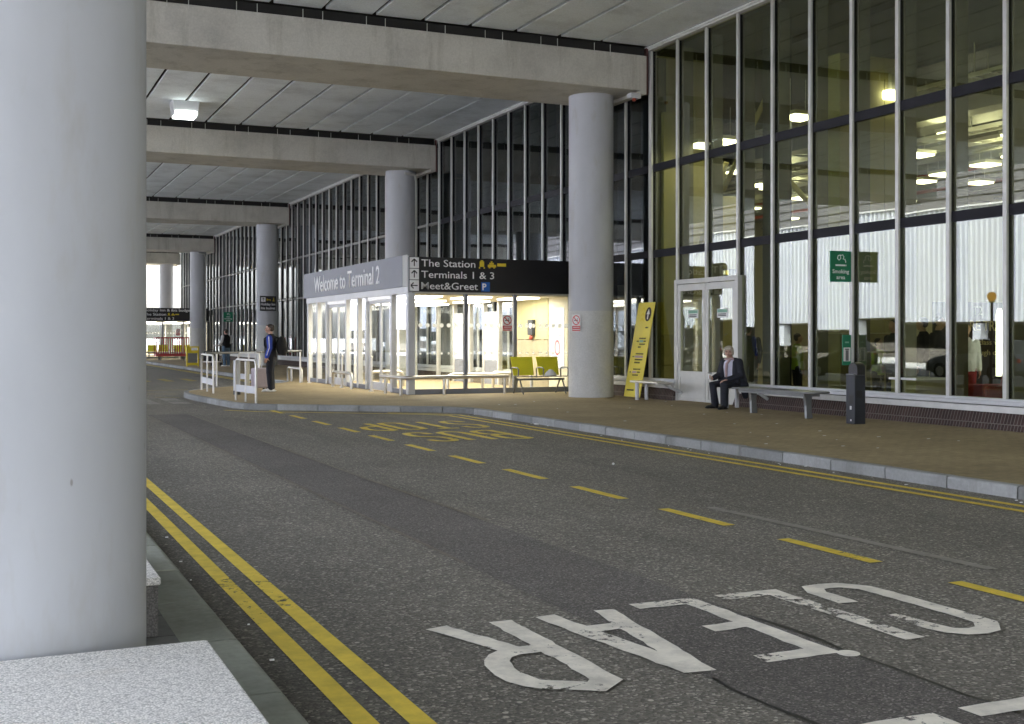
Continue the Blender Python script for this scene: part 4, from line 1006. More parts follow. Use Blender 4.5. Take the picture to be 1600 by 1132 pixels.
# ================================================================== SIGNS AND STREET FURNITURE
# leaning yellow board
t = thing('leaning_board', 'tall yellow notice board leaning sideways behind the column', 'sign', (14.1, 24.3, PZ))
c0 = Vector((13.98, 24.66, PZ+.03)); up = Vector((.185, 0, .983)).normalized(); rt = Vector((-.0, -1, 0)); rt = (rt-up*rt.dot(up)).normalized(); nn = rt.cross(up)
def BM(u0, u1, v0, v1, d0, d1):
    mt = Matrix(((rt.x, up.x, nn.x, c0.x), (rt.y, up.y, nn.y, c0.y), (rt.z, up.z, nn.z, c0.z), (0, 0, 0, 1))); m = MB(); m.box(u0, u1, v0, v1, d0, d1, mt); return m
BW, BH = .74, 2.27
BM(0, BW, 0, BH, -.025, 0).build('board', 'yellowsign', t, .006)
mt = Matrix(((rt.x, up.x, nn.x, c0.x), (rt.y, up.y, nn.y, c0.y), (rt.z, up.z, nn.z, c0.z), (0, 0, 0, 1)))
m = MB(); m.add([mt @ Vector((.53+.135*math.cos(a*.262), 1.98+.17*math.sin(a*.262), .003)) for a in range(24)], [list(range(24))]); m.build('dark_roundel', 'brown', t, fixn=False)
m = MB(); m.add([mt @ Vector(p) for p in ((.505, 1.86, .006), (.555, 1.86, .006), (.555, 1.98, .006), (.605, 1.98, .006), (.53, 2.11, .006), (.455, 1.98, .006), (.505, 1.98, .006))], [list(range(7))]); m.build('white_arrow', 'paper', t, fixn=False)
random.seed(8); m = MB(); mr = MB(); mb_ = MB()
for v, a, b, k in ((1.66, .5, .62, 0), (1.4, .3, .6, 0), (1.33, .2, .3, 0), (1.33, .33, .5, 2), (1.33, .52, .62, 0), (1.26, .34, .6, 0), (1.19, .3, .42, 0), (1.03, .25, .6, 0), (.96, .12, .2, 0), (.96, .22, .6, 1), (.89, .25, .6, 0), (.82, .25, .5, 0), (.66, .25, .58, 0), (.59, .1, .16, 0), (.59, .22, .42, 1), (.59, .44, .58, 0), (.52, .25, .5, 0), (.16, .1, .42, 0)):
    x = a
    if k: (mr if k == 1 else mb_).box(a, b, v-.026, v+.03, .001, .003, mt)
    else:
        while x < b:
            l_ = random.uniform(.02, .05); m.box(x, min(b, x+l_), v-.016, v+.018, .001, .003, mt); x += l_+.012
m.build('lettering', 'ink', t); mr.build('pink_highlight', 'tie', t); mb_.build('pale_blue_highlight', 'greenl', t)
m = MB()
for q in range(3): m.add([mt @ Vector(p) for p in ((.2+.0, 2.08-.13*q, .0045), (.29, 2.16-.13*q, .0045), (.38, 2.08-.13*q, .0045), (.35, 2.07-.13*q, .0045), (.29, 2.125-.13*q, .0045), (.23, 2.07-.13*q, .0045))], [list(range(6))])
m.build('chevron', 'lettery', t, fixn=False)
# ash bin
t = thing('ash_bin', 'dark grey hooded cigarette bin standing on the pavement', 'bin', (13.23, 15.55, PZ))
m = MB(); m.box(13.12, 13.34, 15.46, 15.68, PZ-.002, .93); m.build('bin_body', 'darkpost', t, .008)
m = MB(); m.box(13.15, 13.27, 15.457, 15.48, .56, .68); m.box(13.117, 13.13, 15.5, 15.6, .45, .6); m.build('opening', 'black', t)
m = MB(); m.prism([(15.46, .932), (15.68, .932)]+[(15.57+.11*math.cos(R(a)), 1.03+.11*math.sin(R(a))) for a in range(0, 181, 15)], 13.17, 13.335, 'x'); m.build('hood', 'black', t, .005)
m = MB(); m.box(13.11, 13.168, 15.47, 15.67, .932, .95); m.build('ash_tray', 'galv', t)
m = MB(); m.box(13.115, 13.1195, 15.54, 15.58, .36, .42); m.box(13.115, 13.1195, 15.54, 15.57, .17, .2); m.build('plate', 'trim', t)
# projecting green signs
def flag(name, lab, y, z0, z1, x0, big=True):
    t = thing(name, lab, 'sign', (FX-.05, y, z0)); yb = y-.012
    m = MB(); m.box(x0, FX-.052, y-.012, y+.012, z0, z1); b = m.build('sign_plate', 'green', t, .003); wd = FX-.052-x0
    if big:
        text_part('lettering', 'Smoking', 'letter', b, (x0+wd/2, yb-.0, z0+.155), (1, 0, 0), (0, 0, 1), .075, wd*.8, .003, .015, 'CENTER')
        text_part('lettering', 'area', 'letter', b, (x0+wd/2, yb-.0, z0+.05), (1, 0, 0), (0, 0, 1), .075, wd*.42, .003, .015, 'CENTER')
        m = MB(); cx = x0+wd*.52; cz = z0+(z1-z0)*.72
        m.box(cx-.13, cx+.09, yb-.003, yb, z0+.285, z0+.315); m.box(cx+.1, cx+.115, yb-.003, yb, z0+.285, z0+.315)
        pts = [(cx-.02, cz+.085), (cx-.07, cz+.07), (cx-.085, cz+.02), (cx-.05, cz-.01), (cx-.01, cz+.02), (cx-.02, cz+.07), (cx+.03, cz+.09), (cx+.06, cz+.05), (cx+.04, cz+.01), (cx+.08, cz+.01), (cx+.1, cz-.03), (cx+.1, cz-.055)]
        m.tube([(a, yb-.001, b2) for a, b2 in pts], .009, 6); m.build('smoke_symbol', 'letter', b)
    else:
        m = MB(); m.box(x0+.015, x0+wd-.015, yb-.003, yb, z0+.07, z0+.32); p = m.build('picture', 'paper', b)
        m = MB(); m.box(x0+.06, x0+wd-.06, yb-.006, yb-.0032, z0+.08, z0+.27); m.box(x0+.05, x0+wd-.05, yb-.006, yb-.0032, z0+.275, z0+.3); m.build('bin_picture', 'galv', p)
        m = MB(); m.box(x0+.05, x0+wd-.05, yb-.003, yb, z0+.4, z0+.43); m.build('lettering', 'greenl', b)
    return t
flag('smoking_sign', 'green smoking area sign jutting from the frame above the ash bin', Y0-6*P, 2.56, 3.12, 13.97)
flag('ash_sign', 'narrow green picture sign low on the frame behind the ash bin', Y0-6*P, 1.05, 1.6, 14.25, False)
flag('smoking_sign', 'small far green sign beside the column with the hotel sign', Y0+43*P, 2.55, 3.15, 13.85)
# small black sign on the third column, no smoking plates on columns
t = thing('column_sign', 'small black hotel sign strapped to a column', 'sign', (13.3, 60.4, 2.9))
cy = 61.0-.60; xa, xb = 12.98, 13.82
m = MB(); m.box(xa, xb, cy-.03, cy, 2.92, 3.68); b = m.build('sign_plate', 'black', t)
m = MB(); m.box(xa+.06, xa+.29, cy-.034, cy-.03, 3.38, 3.61); q = m.build('arrow_square', 'letter', b); m = MB(); arrow(m, xa+.175, cy-.0345, 3.495, .2, 'u'); m.build('arrow', 'ink', q)
m = MB(); icons(m, xa+.45, cy-.03, 3.5, .2, ['bed', 'walk']); m.build('travel_symbol', 'lettery', b)
text_part('lettering', 'Holiday Inn', 'letter', b, (xa+.05, cy-.03, 3.2), (1, 0, 0), (0, 0, 1), .13, .74, .004, .02); text_part('lettering', 'ibis budget', 'letter', b, (xa+.05, cy-.03, 3.0), (1, 0, 0), (0, 0, 1), .13, .74, .004, .02)
t = thing('smoking_plate', 'red ringed no smoking plate wrapped on the near edge of the column', 'sign', (13.0, 25.1, 1.9))
ang = R(203); cx, cyy = 13.48+.56*math.cos(ang), 25.37+.56*math.sin(ang)
nosmoke(t, (cx, cyy, 1.9), (-math.sin(ang), math.cos(ang), 0), (0, 0, 1), .26)
# ceiling floodlight
t = thing('ceiling_floodlight', 'lit floodlight box fixed under the plank ceiling', 'lamp', (5.43, 35.5, 8.43))
m = MB(); m.loft([[(5.05, 35.2, 8.428), (5.81, 35.2, 8.428), (5.81, 35.9, 8.428), (5.05, 35.9, 8.428)], [(5.09, 35.24, 8.02), (5.77, 35.24, 8.02), (5.77, 35.86, 8.02), (5.09, 35.86, 8.02)]], False); m.build('housing', 'white', t, .01)
m = MB(); m.box(5.13, 5.73, 35.28, 35.82, 7.985, 8.018); m.box(5.13, 5.73, 35.2, 35.235, 8.03, 8.13); m.build('diffuser', 'lampcool', t, .01)
for q in (20.0, 21.3):
    t2 = copy_tree(t) if False else None
# camera box at the end of the first beam
t = thing('wall_lamp', 'small pale box lamp under the beam end by the glass', 'lamp', (14.1, 24.4, 7.25))
m = MB(); m.box(13.95, 14.22, 24.25, 24.45, 7.2, 7.32); m.build('housing', 'white', t, .01); m = MB(); m.ball((14.08, 24.34, 7.18), .05); m.build('sensor', 'redpipe', t)
# bins and trolleys far along
t = thing('grit_bin', 'yellow sign stand with a grey panel on the kerb', 'stand', (9.55, 60, PZ))
m = MB(); m.box(9.25, 9.32, 59.95, 60.1, PZ-.002, 1.12); m.box(9.8, 9.87, 59.95, 60.1, PZ-.002, 1.12); m.box(9.32, 9.8, 59.95, 60.1, 1.05, 1.12); m.box(9.32, 9.8, 59.95, 60.1, PZ+.05, PZ+.18); m.box(9.32, 9.8, 59.95, 60.1, .78, .92); m.build('frame', 'yplastic', t, .01)
m = MB(); m.box(9.34, 9.78, 59.97, 60.0, .3, .78); m.build('panel', 'galv', t); m = MB(); m.box(9.325, 9.5, 59.97, 60.05, .92, 1.04); m.build('top_panel', 'yplastic', t)
t = thing('cage_trolley', 'red metal cage trolley parked before the far entrance', 'trolley', (12.2, 82, PZ)); x0, x1, y0, y1 = 9.9, 11.9, 76.0, 77.1
m = MB()
for z in (.45, 1.5): 
    m.box(x0, x1, y0, y0+.06, z, z+.08); m.box(x0, x1, y1-.06, y1, z, z+.08); m.box(x0, x0+.06, y0+.06, y1-.06, z, z+.08); m.box(x1-.06, x1, y0+.06, y1-.06, z, z+.08)
m.build('frame', 'redmetal', t)
m = MB(); x = x0
while x <= x1: m.box(x, x+.05, y0+.005, y0+.05, .53, 1.5); x += .14
m.build('lattice', 'redmetal', t)
m = MB(); x = x0
while x <= x1: m.box(x, x+.05, y1-.05, y1-.005, .53, 1.5); x += .14
m.build('lattice', 'redmetal', t)
m = MB(); m.box(x0, x1, y0, y1, .38, .447); m.build('deck', 'redmetal', t)
for x in (x0+.3, x1-.3):
    for y in (y0+.15, y1-.15): m = MB(); m.tube([(x-.03, y, PZ+.125), (x+.03, y, PZ+.125)], .125, 14); m.build('wheel', 'rubber', t)
# ================================================================== CAR PARK ACROSS THE ROADS (mirrored in the glass)
def car_park():
    X = -24.0
    t = thing('car_park', 'white corrugated car park across the roads', 'building', (X-6, 70, 0))
    m = MB(); y = -30.0; n = 0; pts = []
    while y < 150:
        pts += [(X, y), (X, y+.17), (X-.2, y+.22), (X-.2, y+.36)]; y += .4
    vs = [(a, b, 2.5) for a, b in pts]+[(a, b, 9.4) for a, b in pts]; k = len(pts)
    m.add(vs, [(i, i+1, k+i+1, k+i) for i in range(k-1)]); m.build('corrugated_cladding', 'clad', t, fixn=False)
    m = MB(); m.box(X-12, X-.3, -30, 150, 2.4, 9.3); m.build('deck_block', 'cladlow', t)
    m = MB(); m.box(X-12, X-6, -30, 150, 0, 2.39); m.build('rear_wall', 'cladlow', t)
    y = -29
    while y < 150: m = MB(); m.box(X-.8, X-.2, y, y+.6, 0, 2.39); m.build('pillar', 'clad', t); y += 9
    m = MB(); m.box(X-.5, X-.2, -30, 150, 0, .9); m.build('low_wall', 'cladlow', t)
    m = MB(); m.box(X-.3, X-.05, -30, 150, 9.41, 12.4); m.build('mirror_ceiling_band', 'deck', t)  # added grey band stands in for the plank ceiling mirrored in the glass
    for z in (9.9, 10.5, 11.1, 11.7): m = MB(); m.box(X-.05, X-.02, -30, 150, z, z+.07); m.build('dark_line', 'gap', t)  # dark lines imitate the mirrored ceiling joints
    m = MB(); m.box(X-.02, X+.12, -30, 150, 9.3, 9.4); m.build('sky_slit_rail', 'white', t)  # pale rail stands in for the bright slit of sky
car_park()
t = thing('belisha_beacon', 'amber globe crossing beacon by the road', 'beacon', (.5, 27.4, PZ))
m = MB(); m.cyl((.5, 27.4), .045, PZ-.002, 2.68, 14); m.build('pole', 'black', t); m = MB(); m.ball((.5, 27.4, 2.83), .15); m.build('globe', 'orange', t)
m = MB(); m.cyl((.5, 27.4), .1, 2.64, 2.69, 14); m.build('collar', 'black', t)
def car(lab, x, y, rz, mat):
    """saloon / hatchback built as lofted cross sections, nose towards local +y"""
    t = thing('parked_car', lab, 'car', (x, y, 0), rz, local=True)
    def ring(yy, zb, zt, wb, wt):
        return [(-wb, yy, zb), (-wb*1.02, yy, (zb+zt)/2), (-wt, yy, zt), (wt, yy, zt), (wb*1.02, yy, (zb+zt)/2), (wb, yy, zb)]
    m = MB(); m.loft([ring(-2.1, .4, .8, .78, .72), ring(-2.0, .25, .98, .86, .78), ring(-1, .2, 1.0, .88, .8), ring(.7, .2, .98, .88, .8), ring(1.7, .22, .84, .86, .74), ring(2.15, .3, .68, .76, .66)]); m.build('body', mat, t, .03)
    m = MB(); m.loft([[(-.74, -1.95, .97), (.74, -1.95, .97), (.56, -1.35, 1.46), (-.56, -1.35, 1.46)], [(-.76, .1, .97), (.76, .1, .97), (.58, -.1, 1.5), (-.58, -.1, 1.5)], [(-.72, 1.0, .96), (.72, 1.0, .96), (.7, .95, .98), (-.7, .95, .98)]]); m.build('glasshouse', 'black', t)
    for sx in (-1, 1):
        for yy in (-1.3, 1.3):
            m = MB(); m.tube([(sx*.7, yy, .31), (sx*.9, yy, .31)], .31, 20); wv = m.build('wheel', 'rubber', t); m = MB(); m.tube([(sx*.9, yy, .31), (sx*.91, yy, .31)], .19, 14); m.build('rim', 'alu', wv)
        m = MB(); m.ball((sx*.55, 2.06, .6), .14, .07, .08); m.build('headlight', 'letter', t); m = MB(); m.ball((sx*.62, -2.08, .75), .12, .05, .09); m.build('tail_light', 'red', t)
    return t
car('black taxi waiting on the far roadway', -5.0, 41, 0, 'black'); car('dark blue grey car on the far roadway', -5.2, 52, 0, 'darkpost'); car('grey car behind the taxi', -5.0, 33, 0, 'signgrey')

# ================================================================== PEOPLE
def capsule(mb, pts, n=12):
    """tapered limb: list of (x, y, z, r) with rounded ends"""
    P = [Vector(p[:3]) for p in pts]; r = [p[3] for p in pts]
    d0 = (P[0]-P[1]).normalized(); d1 = (P[-1]-P[-2]).normalized(); Q = []; rr = []
    for k in (1, .8, .45): Q.append(P[0]+d0*r[0]*k); rr.append(r[0]*max(.05, math.sqrt(1-k*k)))
    Q += P; rr += r
    for k in (.45, .8, 1): Q.append(P[-1]+d1*r[-1]*k); rr.append(r[-1]*max(.05, math.sqrt(1-k*k)))
    mb.tube(Q, 0, n, True, rr)
def torso(mb, rings, n=20):
    """rings: (cx, cy, z, rx, ry)"""
    mb.loft([[(c[0]+c[3]*math.cos(2*math.pi*j/n), c[1]+c[4]*math.sin(2*math.pi*j/n), c[2]) for j in range(n)] for c in rings])
def head(mb, c, yaw=0, pitch=0, s=1.0):
    """head with nose, brow, chin and ears facing local +y; returns the matrix"""
    rot = Matrix.Rotation(yaw, 3, 'Z') @ Matrix.Rotation(pitch, 3, 'X'); c = Vector(c)
    def q(x, y, z): return c+rot @ Vector((x*s, y*s, z*s))
    def b(x, y, z, rx, ry, rz): mb.ball(q(x, y, z), rx*s, ry*s, rz*s, m=rot, nu=14, nv=10)
    b(0, -.012, .022, .077, .096, .092); b(0, .018, -.04, .062, .07, .075); b(0, .052, -.088, .033, .03, .026)
    b(0, .096, -.022, .014, .02, .026); b(0, .09, -.03, .019, .014, .012); b(0, .07, .02, .055, .022, .014); b(0, .078, -.062, .024, .014, .012)
    for sx in (-1, 1): b(sx*.079, -.01, -.015, .012, .022, .034); b(sx*.04, .06, -.03, .024, .024, .024)
    return rot, q
def face(t, rot, q, s=1.0):
    m = MB()
    for sx in (-1, 1): m.ball(q(sx*.031, .083, .0), .0095*s, .007*s, .007*s, m=rot, nu=8, nv=6)
    m.build('eye', 'eye', t); m = MB(); m.ball(q(0, .09, -.061), .022*s, .007*s, .006*s, m=rot, nu=8, nv=6); m.build('mouth', 'lip', t)
    m = MB()
    for sx in (-1, 1): m.ball(q(sx*.033, .088, .018), .018*s, .006*s, .005*s, m=rot, nu=8, nv=6)
    m.build('eyebrow', 'hairdark', t)
def hair(t, rot, q, mat, kind='short', s=1.0):
    m = MB()
    def b(x, y, z, rx, ry, rz): m.ball(q(x, y, z), rx*s, ry*s, rz*s, m=rot, nu=14, nv=10)
    if kind == 'short': b(0, -.026, .042, .081, .094, .082); b(0, -.05, -.005, .074, .065, .07)
    else: b(0, -.02, .045, .09, .105, .085); b(0, -.05, -.02, .088, .075, .09); b(.07, .0, -.01, .03, .055, .07); b(-.07, .0, -.01, .03, .055, .07); b(.03, .065, .075, .06, .035, .03); b(-.03, .06, .07, .05, .04, .035)
    return remeshed('hair', m, mat, t, .008, 3)
def hand(mb, wrist, dirv, palm_n, curl=.5, side=1, s=1.0):
    """palm, four unequal bent fingers and a side thumb. dirv: along the hand, palm_n: out of the palm"""
    w_ = Vector(wrist); d = Vector(dirv).normalized(); n = Vector(palm_n); n = (n-d*n.dot(d)).normalized(); r = d.cross(n)*side
    mt = Matrix(((r.x, d.x, n.x), (r.y, d.y, n.y), (r.z, d.z, n.z)))
    mb.ball(w_+d*.045*s, .04*s, .052*s, .017*s, m=mt, nu=12, nv=8)
    for i, (off, ln) in enumerate(((.03, .068), (.01, .078), (-.011, .072), (-.031, .056))):
        p = w_+d*.085*s+r*off*s; pts = [(*p, .0095*s)]; dd = d.copy()
        for k in range(3):
            dd = (dd+n*curl*(.6 if k == 0 else 1.0)).normalized(); p = p+dd*ln*s/2.6; pts.append((*p, (.0088-.0008*k)*s))
        capsule(mb, pts, 8)
    p = w_+d*.03*s+r*.032*s; pts = [(*p, .011*s)]; dd = (d*.6+r*.8+n*.25).normalized()
    for k in range(2):
        p = p+dd*.034*s; pts.append((*p, .0098*s)); dd = (dd+d*.35+n*curl*.6).normalized()
    capsule(mb, pts, 8)
def shoe(t, ankle, fwd, mat, L=.27):
    a = Vector(ankle); f = Vector((fwd[0], fwd[1], 0)).normalized(); r = Vector((f.y, -f.x, 0)); mt = Matrix(((r.x, f.x, 0), (r.y, f.y, 0), (0, 0, 1)))
    m = MB(); g = Vector((a.x, a.y, 0))
    m.ball(g+f*.02+Vector((0, 0, .05)), .045, .09, .055, m=mt, nu=14, nv=8); m.ball(g+f*.11+Vector((0, 0, .036)), .048, .09, .036, m=mt, nu=14, nv=8)
    for k in range(4): m.ball(g+f*(-.05+.07*k)+Vector((0, 0, .018)), .043, .06, .02, m=mt, nu=12, nv=6)
    return remeshed('shoe', m, mat, t, .008, 3)
def standing(lab, loc, rz, top, legs, shoes='shoe', hairm='hairdark', hairk='short', arms='down', h=1.75, sleeve=None, vox=.013, group=None, vest=False, detail=True):
    t = thing('person', lab, 'person', loc, rz, group, local=True); s = h/1.75
    b = MB()
    LJ = {sx: [(sx*.095, 0, .9, .085), (sx*.1, .01, .5, .058), (sx*.105, -.02, .1, .042)] for sx in (-1, 1)}
    for sx in (-1, 1): capsule(b, LJ[sx])
    TR = [(0, 0, .84, .15, .1), (0, 0, .95, .165, .11), (0, .01, 1.1, .15, .105), (0, .01, 1.28, .175, .115), (0, 0, 1.4, .17, .1), (0, -.01, 1.46, .1, .07), (0, 0, 1.5, .055, .055)]
    torso(b, TR); capsule(b, [(0, -.005, 1.46, .055), (0, .015, 1.56, .052)])
    A = {}
    for sx in (-1, 1):
        if arms == 'down' or (arms == 'cross'): A[sx] = [(sx*.19, 0, 1.41, .05), (sx*.235, -.02, 1.14, .04), (sx*.235, .05, .9, .03)]
        elif arms == 'push': A[sx] = [(sx*.19, 0, 1.41, .05), (sx*.26, -.02, 1.15, .04), (sx*.2, .24, 1.04, .03)]
        elif arms == 'phone': A[sx] = [(sx*.19, 0, 1.41, .05), (sx*.23, .0, 1.14, .04), (sx*.1, .23, 1.2, .03)]
        capsule(b, A[sx])
        e, w_ = Vector(A[sx][1][:3]), Vector(A[sx][2][:3]); hand(b, w_, w_-e, (-sx, .2, 0) if arms == 'down' else (0, 0, -1), .35, -sx if arms == 'down' else sx)
    rot, q = head(b, (0, .03, 1.645))
    remeshed('body', b, 'skin', t, vox if vox > .009 else vox, 3)
    face(t, rot, q) if detail else None
    hair(t, rot, q, hairm, hairk)
    g = MB()
    for sx in (-1, 1): capsule(g, [(sx*.095, -.005, .93, .105), (sx*.1, .01, .5, .08), (sx*.105, -.02, .09, .068)])
    torso(g, [(0, 0, .82, .17, .12), (0, 0, .93, .178, .125), (0, 0, 1.02, .165, .12)])
    remeshed('trousers', g, legs, t, .014, 5)
    g = MB(); torso(g, [(0, 0, .88, .19, .14), (0, 0, .98, .188, .138), (0, .01, 1.12, .175, .13), (0, .01, 1.28, .195, .138), (0, 0, 1.4, .19, .118), (0, -.01, 1.47, .105, .085), (0, 0, 1.51, .07, .07)])
    if not vest:
        for sx in (-1, 1): capsule(g, [(A[sx][0][0], A[sx][0][1], A[sx][0][2], .068), (*A[sx][1][:3], .056), (*(Vector(A[sx][1][:3]).lerp(Vector(A[sx][2][:3]), .93)), .046)])
    j = remeshed('jacket' if not vest else 'waistcoat', g, top, t, .014, 5)
    if vest or sleeve:
        for sx in (-1, 1):
            g = MB(); capsule(g, [(A[sx][0][0], A[sx][0][1], A[sx][0][2], .073), (*A[sx][1][:3], .062), (*(Vector(A[sx][1][:3]).lerp(Vector(A[sx][2][:3]), .95)), .05)])
            remeshed('sleeve', g, sleeve or 'whitecloth', t, .012, 4)
    for sx in (-1, 1): shoe(t, LJ[sx][2][:3], (sx*.15, 1), shoes)
    t.scale = (s, s, s)
    return t
# the waiting traveller with the backpack
face_dir = math.atan2(-(-.9124+.12), .409-.02)
man = standing('man in a blue and navy top with a black backpack standing by a lilac suitcase', (6.98, 31.15, PZ), R(68), 'navy', 'navy', 'trainer', 'hairdark', 'short', 'down', 1.77, 'bluecloth', .009); man.scale = (1.13, 1.13, 1.01)
m = MB(); m.ball((0, -.25, 1.2), .17, .13, .25, nu=18, nv=12); m.ball((0, -.3, 1.08), .14, .1, .14); bp = remeshed('backpack', m, 'blackcloth', man, .014, 4)
m = MB()
for sx in (-1, 1): m.tube([(sx*.1, -.16, 1.4), (sx*.12, .0, 1.49), (sx*.12, .13, 1.38), (sx*.14, .12, 1.2), (sx*.18, -.08, 1.02)], .016, 8)
m.build('strap', 'blackcloth', bp)
m = MB()
for sx in (-1, 1): m.tube([(sx*.262, .0, 1.44), (sx*.298, -.02, 1.15), (sx*.285, .04, .95)], .008, 6)
m.build('sleeve_stripe', 'letter', man)
m = MB(); m.ball((0, .06, 1.735), .075, .045, .018); m.build('sunglasses', 'black', man)
m = MB()
for sx in (-1, 1): m.tube([(sx*.235, .038, .925), (sx*.235, .046, .9)], .042, 10)
m.build('red_cuff', 'red', man)
t = thing('suitcase', 'lilac hard shell suitcase with raised white handle', 'suitcase', (6.97, 32.4, PZ), R(20), local=True)
m = MB(); m.box(-.22, .22, -.13, .13, .05, .6); m.build('shell', 'lilac', t, .04)
m = MB()
for k in range(5): m.box(-.18+.08*k, -.165+.08*k, -.136, -.131, .09, .56)
m.build('shell_rib', 'lilac', t)
m = MB(); m.tube([(-.1, .08, .6), (-.1, .08, 1.04), (.1, .08, 1.04), (.1, .08, .6)], .016, 8); m.build('handle', 'white', t)
for x in (-.17, .17):
    for y in (-.09, .09): m = MB(); m.tube([(x-.015, y, .03), (x+.015, y, .03)], .03, 10); m.build('wheel', 'rubber', t)
# man with the waistcoat pushing a trolley
standing('man in a black waistcoat and jeans pushing a luggage trolley', (11.1, 59.4, PZ), R(28), 'blackcloth', 'jeans', 'trainer', 'hairdark', 'short', 'push', 1.83, 'whitecloth', .014, vest=True, detail=False).scale.x = 1.2
t = thing('luggage_trolley', 'steel luggage trolley before the man in the waistcoat', 'trolley', (10.6, 60.3, PZ), R(28), local=True)
m = MB(); m.tube([(-.3, -.45, 1.05), (.3, -.45, 1.05)], .025, 8); m.tube([(-.3, -.45, 1.05), (-.3, -.3, .2), (-.3, .5, .2)], .02, 8); m.tube([(.3, -.45, 1.05), (.3, -.3, .2), (.3, .5, .2)], .02, 8); m.build('frame', 'steel', t)
m = MB(); m.box(-.32, .32, -.3, .5, .2, .24); m.build('deck', 'steel', t)
for x, y in ((-.28, -.3), (.28, -.3), (0, .45)): m = MB(); m.tube([(x-.02, y, .09), (x+.02, y, .09)], .09, 12); m.build('wheel', 'rubber', t)
t = thing('holdall', 'black travel bag lying on the luggage trolley', 'bag', (10.6, 60.3, PZ+.24), R(28), local=True); m = MB(); m.box(-.28, .28, -.2, .42, .003, .5); m.build('bag_body', 'blackcloth', t, .06); m = MB(); m.tube([(-.15, .1, .5), (-.1, .1, .58), (.1, .1, .58), (.15, .1, .5)], .015, 6); m.build('handle', 'blackcloth', t)

# the seated woman, facing local +y, seat height .44
t = wm = thing('person', 'grey haired woman in a dark coat sitting on a bench with a paper cup', 'person', (13.88, 19.98, PZ), R(98), local=True)
b = MB(); SH = .44
hip = {sx: Vector((sx*.1, .0, SH+.09)) for sx in (-1, 1)}; knee = {-1: Vector((-.17, .43, .5)), 1: Vector((.16, .4, .5))}; ank = {-1: Vector((-.16, .42, .09)), 1: Vector((.17, .33, .09))}
for sx in (-1, 1):
    capsule(b, [(*hip[sx], .085), (*knee[sx], .06), (*ank[sx], .042)])
torso(b, [(0, -.02, SH+.02, .17, .13), (0, -.01, SH+.12, .18, .14), (0, .03, SH+.28, .165, .13), (0, .06, SH+.44, .175, .12), (0, .07, SH+.53, .165, .1), (0, .08, SH+.59, .09, .07)])
capsule(b, [(0, .08, SH+.58, .055), (0, .12, SH+.67, .052)])
AR = {-1: [(-.19, .07, SH+.54, .05), (-.26, .08, SH+.27, .04), (-.14, .31, SH+.175, .03)], 1: [(.19, .07, SH+.54, .05), (.25, .12, SH+.27, .042), (.19, .36, SH+.19, .03)]}
for sx in (-1, 1): capsule(b, AR[sx])
cup = Vector((.19, .45, SH+.245))
hand(b, (.19, .36, SH+.19), (-.05, .9, .25), (-.9, .05, .3), .5, -1); hand(b, (-.14, .31, SH+.175), (.3, .9, -.2), (0, .1, -1), .35, -1)
rot, q = head(b, (-.01, .15, SH+.755), R(38), R(-4)); remeshed('body', b, 'skin', t, .0075, 3); face(t, rot, q); hair(t, rot, q, 'hairgrey', 'bob')
g = MB()
for sx in (-1, 1): capsule(g, [(*(hip[sx]+Vector((0, -.03, .0))), .115), (*(knee[sx]), .088), (*(ank[sx]+Vector((0, 0, .0))), .075)])
torso(g, [(0, -.02, SH+.01, .19, .15), (0, .02, SH+.12, .2, .19), (0, .04, SH+.22, .18, .165)]); capsule(g, [(-.05, .1, SH+.1, .1), (-.03, .3, SH+.06, .075)]); remeshed('trousers', g, 'navy', t, .013, 5)
g = MB(); torso(g, [(0, .01, SH+.1, .18, .15), (0, .03, SH+.28, .18, .15), (0, .065, SH+.44, .18, .135), (0, .07, SH+.53, .165, .11), (0, .085, SH+.6, .075, .07)]); remeshed('shirt', g, 'shirt', t, .012, 4)
g = MB()                                   # open coat: back shell and two front panels, sleeves
torso(g, [(0, -.09, SH-.0, .27, .13), (0, -.07, SH+.12, .25, .14), (0, -.03, SH+.3, .23, .14), (0, .01, SH+.46, .22, .125), (0, .03, SH+.56, .18, .1), (0, .03, SH+.63, .09, .07)])
for sx in (-1, 1):
    capsule(g, [(AR[sx][0][0], AR[sx][0][1], AR[sx][0][2], .085), (*AR[sx][1][:3], .075), (*(Vector(AR[sx][1][:3]).lerp(Vector(AR[sx][2][:3]), .9)), .058)])
    capsule(g, [(sx*.15, .12, SH+.54, .05), (sx*.17, .14, SH+.35, .06), (sx*.19, .14, SH+.14, .07)])
    capsule(g, [(sx*.2, -.05, SH+.05, .1), (sx*.2, -.1, SH-.18, .06)]) if sx < 0 else None
remeshed('coat', g, 'navy', t, .013, 5)
g = MB(); g.tube([(-.06, .16, SH+.6), (-.02, .215, SH+.5), (-.015, .225, SH+.36), (-.01, .215, SH+.22)], .03, 10, True, [.022, .024, .026, .02]); g.tube([(-.09, .1, SH+.61), (-.04, .19, SH+.6), (.04, .19, SH+.6), (.09, .1, SH+.61)], .022, 8); g.build('scarf', 'tie', t)
for sx in (-1, 1): shoe(t, ank[sx], (sx*.25, 1), 'shoe')
t = thing('paper_cup', 'white paper cup with dark lid held by the seated woman', 'cup', (13.4, 19.95, .85))
wm.scale = (1.12, 1.02, .955)
wmM = Matrix.Translation(wm.location) @ Matrix.Rotation(R(98), 4, 'Z') @ Matrix.Diagonal((1.12, 1.02, .955, 1)); c = wmM @ cup
ORG[t] = c.copy(); t.location = c
m = MB(); m.cyl((c.x, c.y), .03, c.z-.06, c.z+.05, 16, .04); m.build('cup_body', 'paper', t); m = MB(); m.cyl((c.x, c.y), .043, c.z+.051, c.z+.066, 16); m.build('lid', 'black', t)

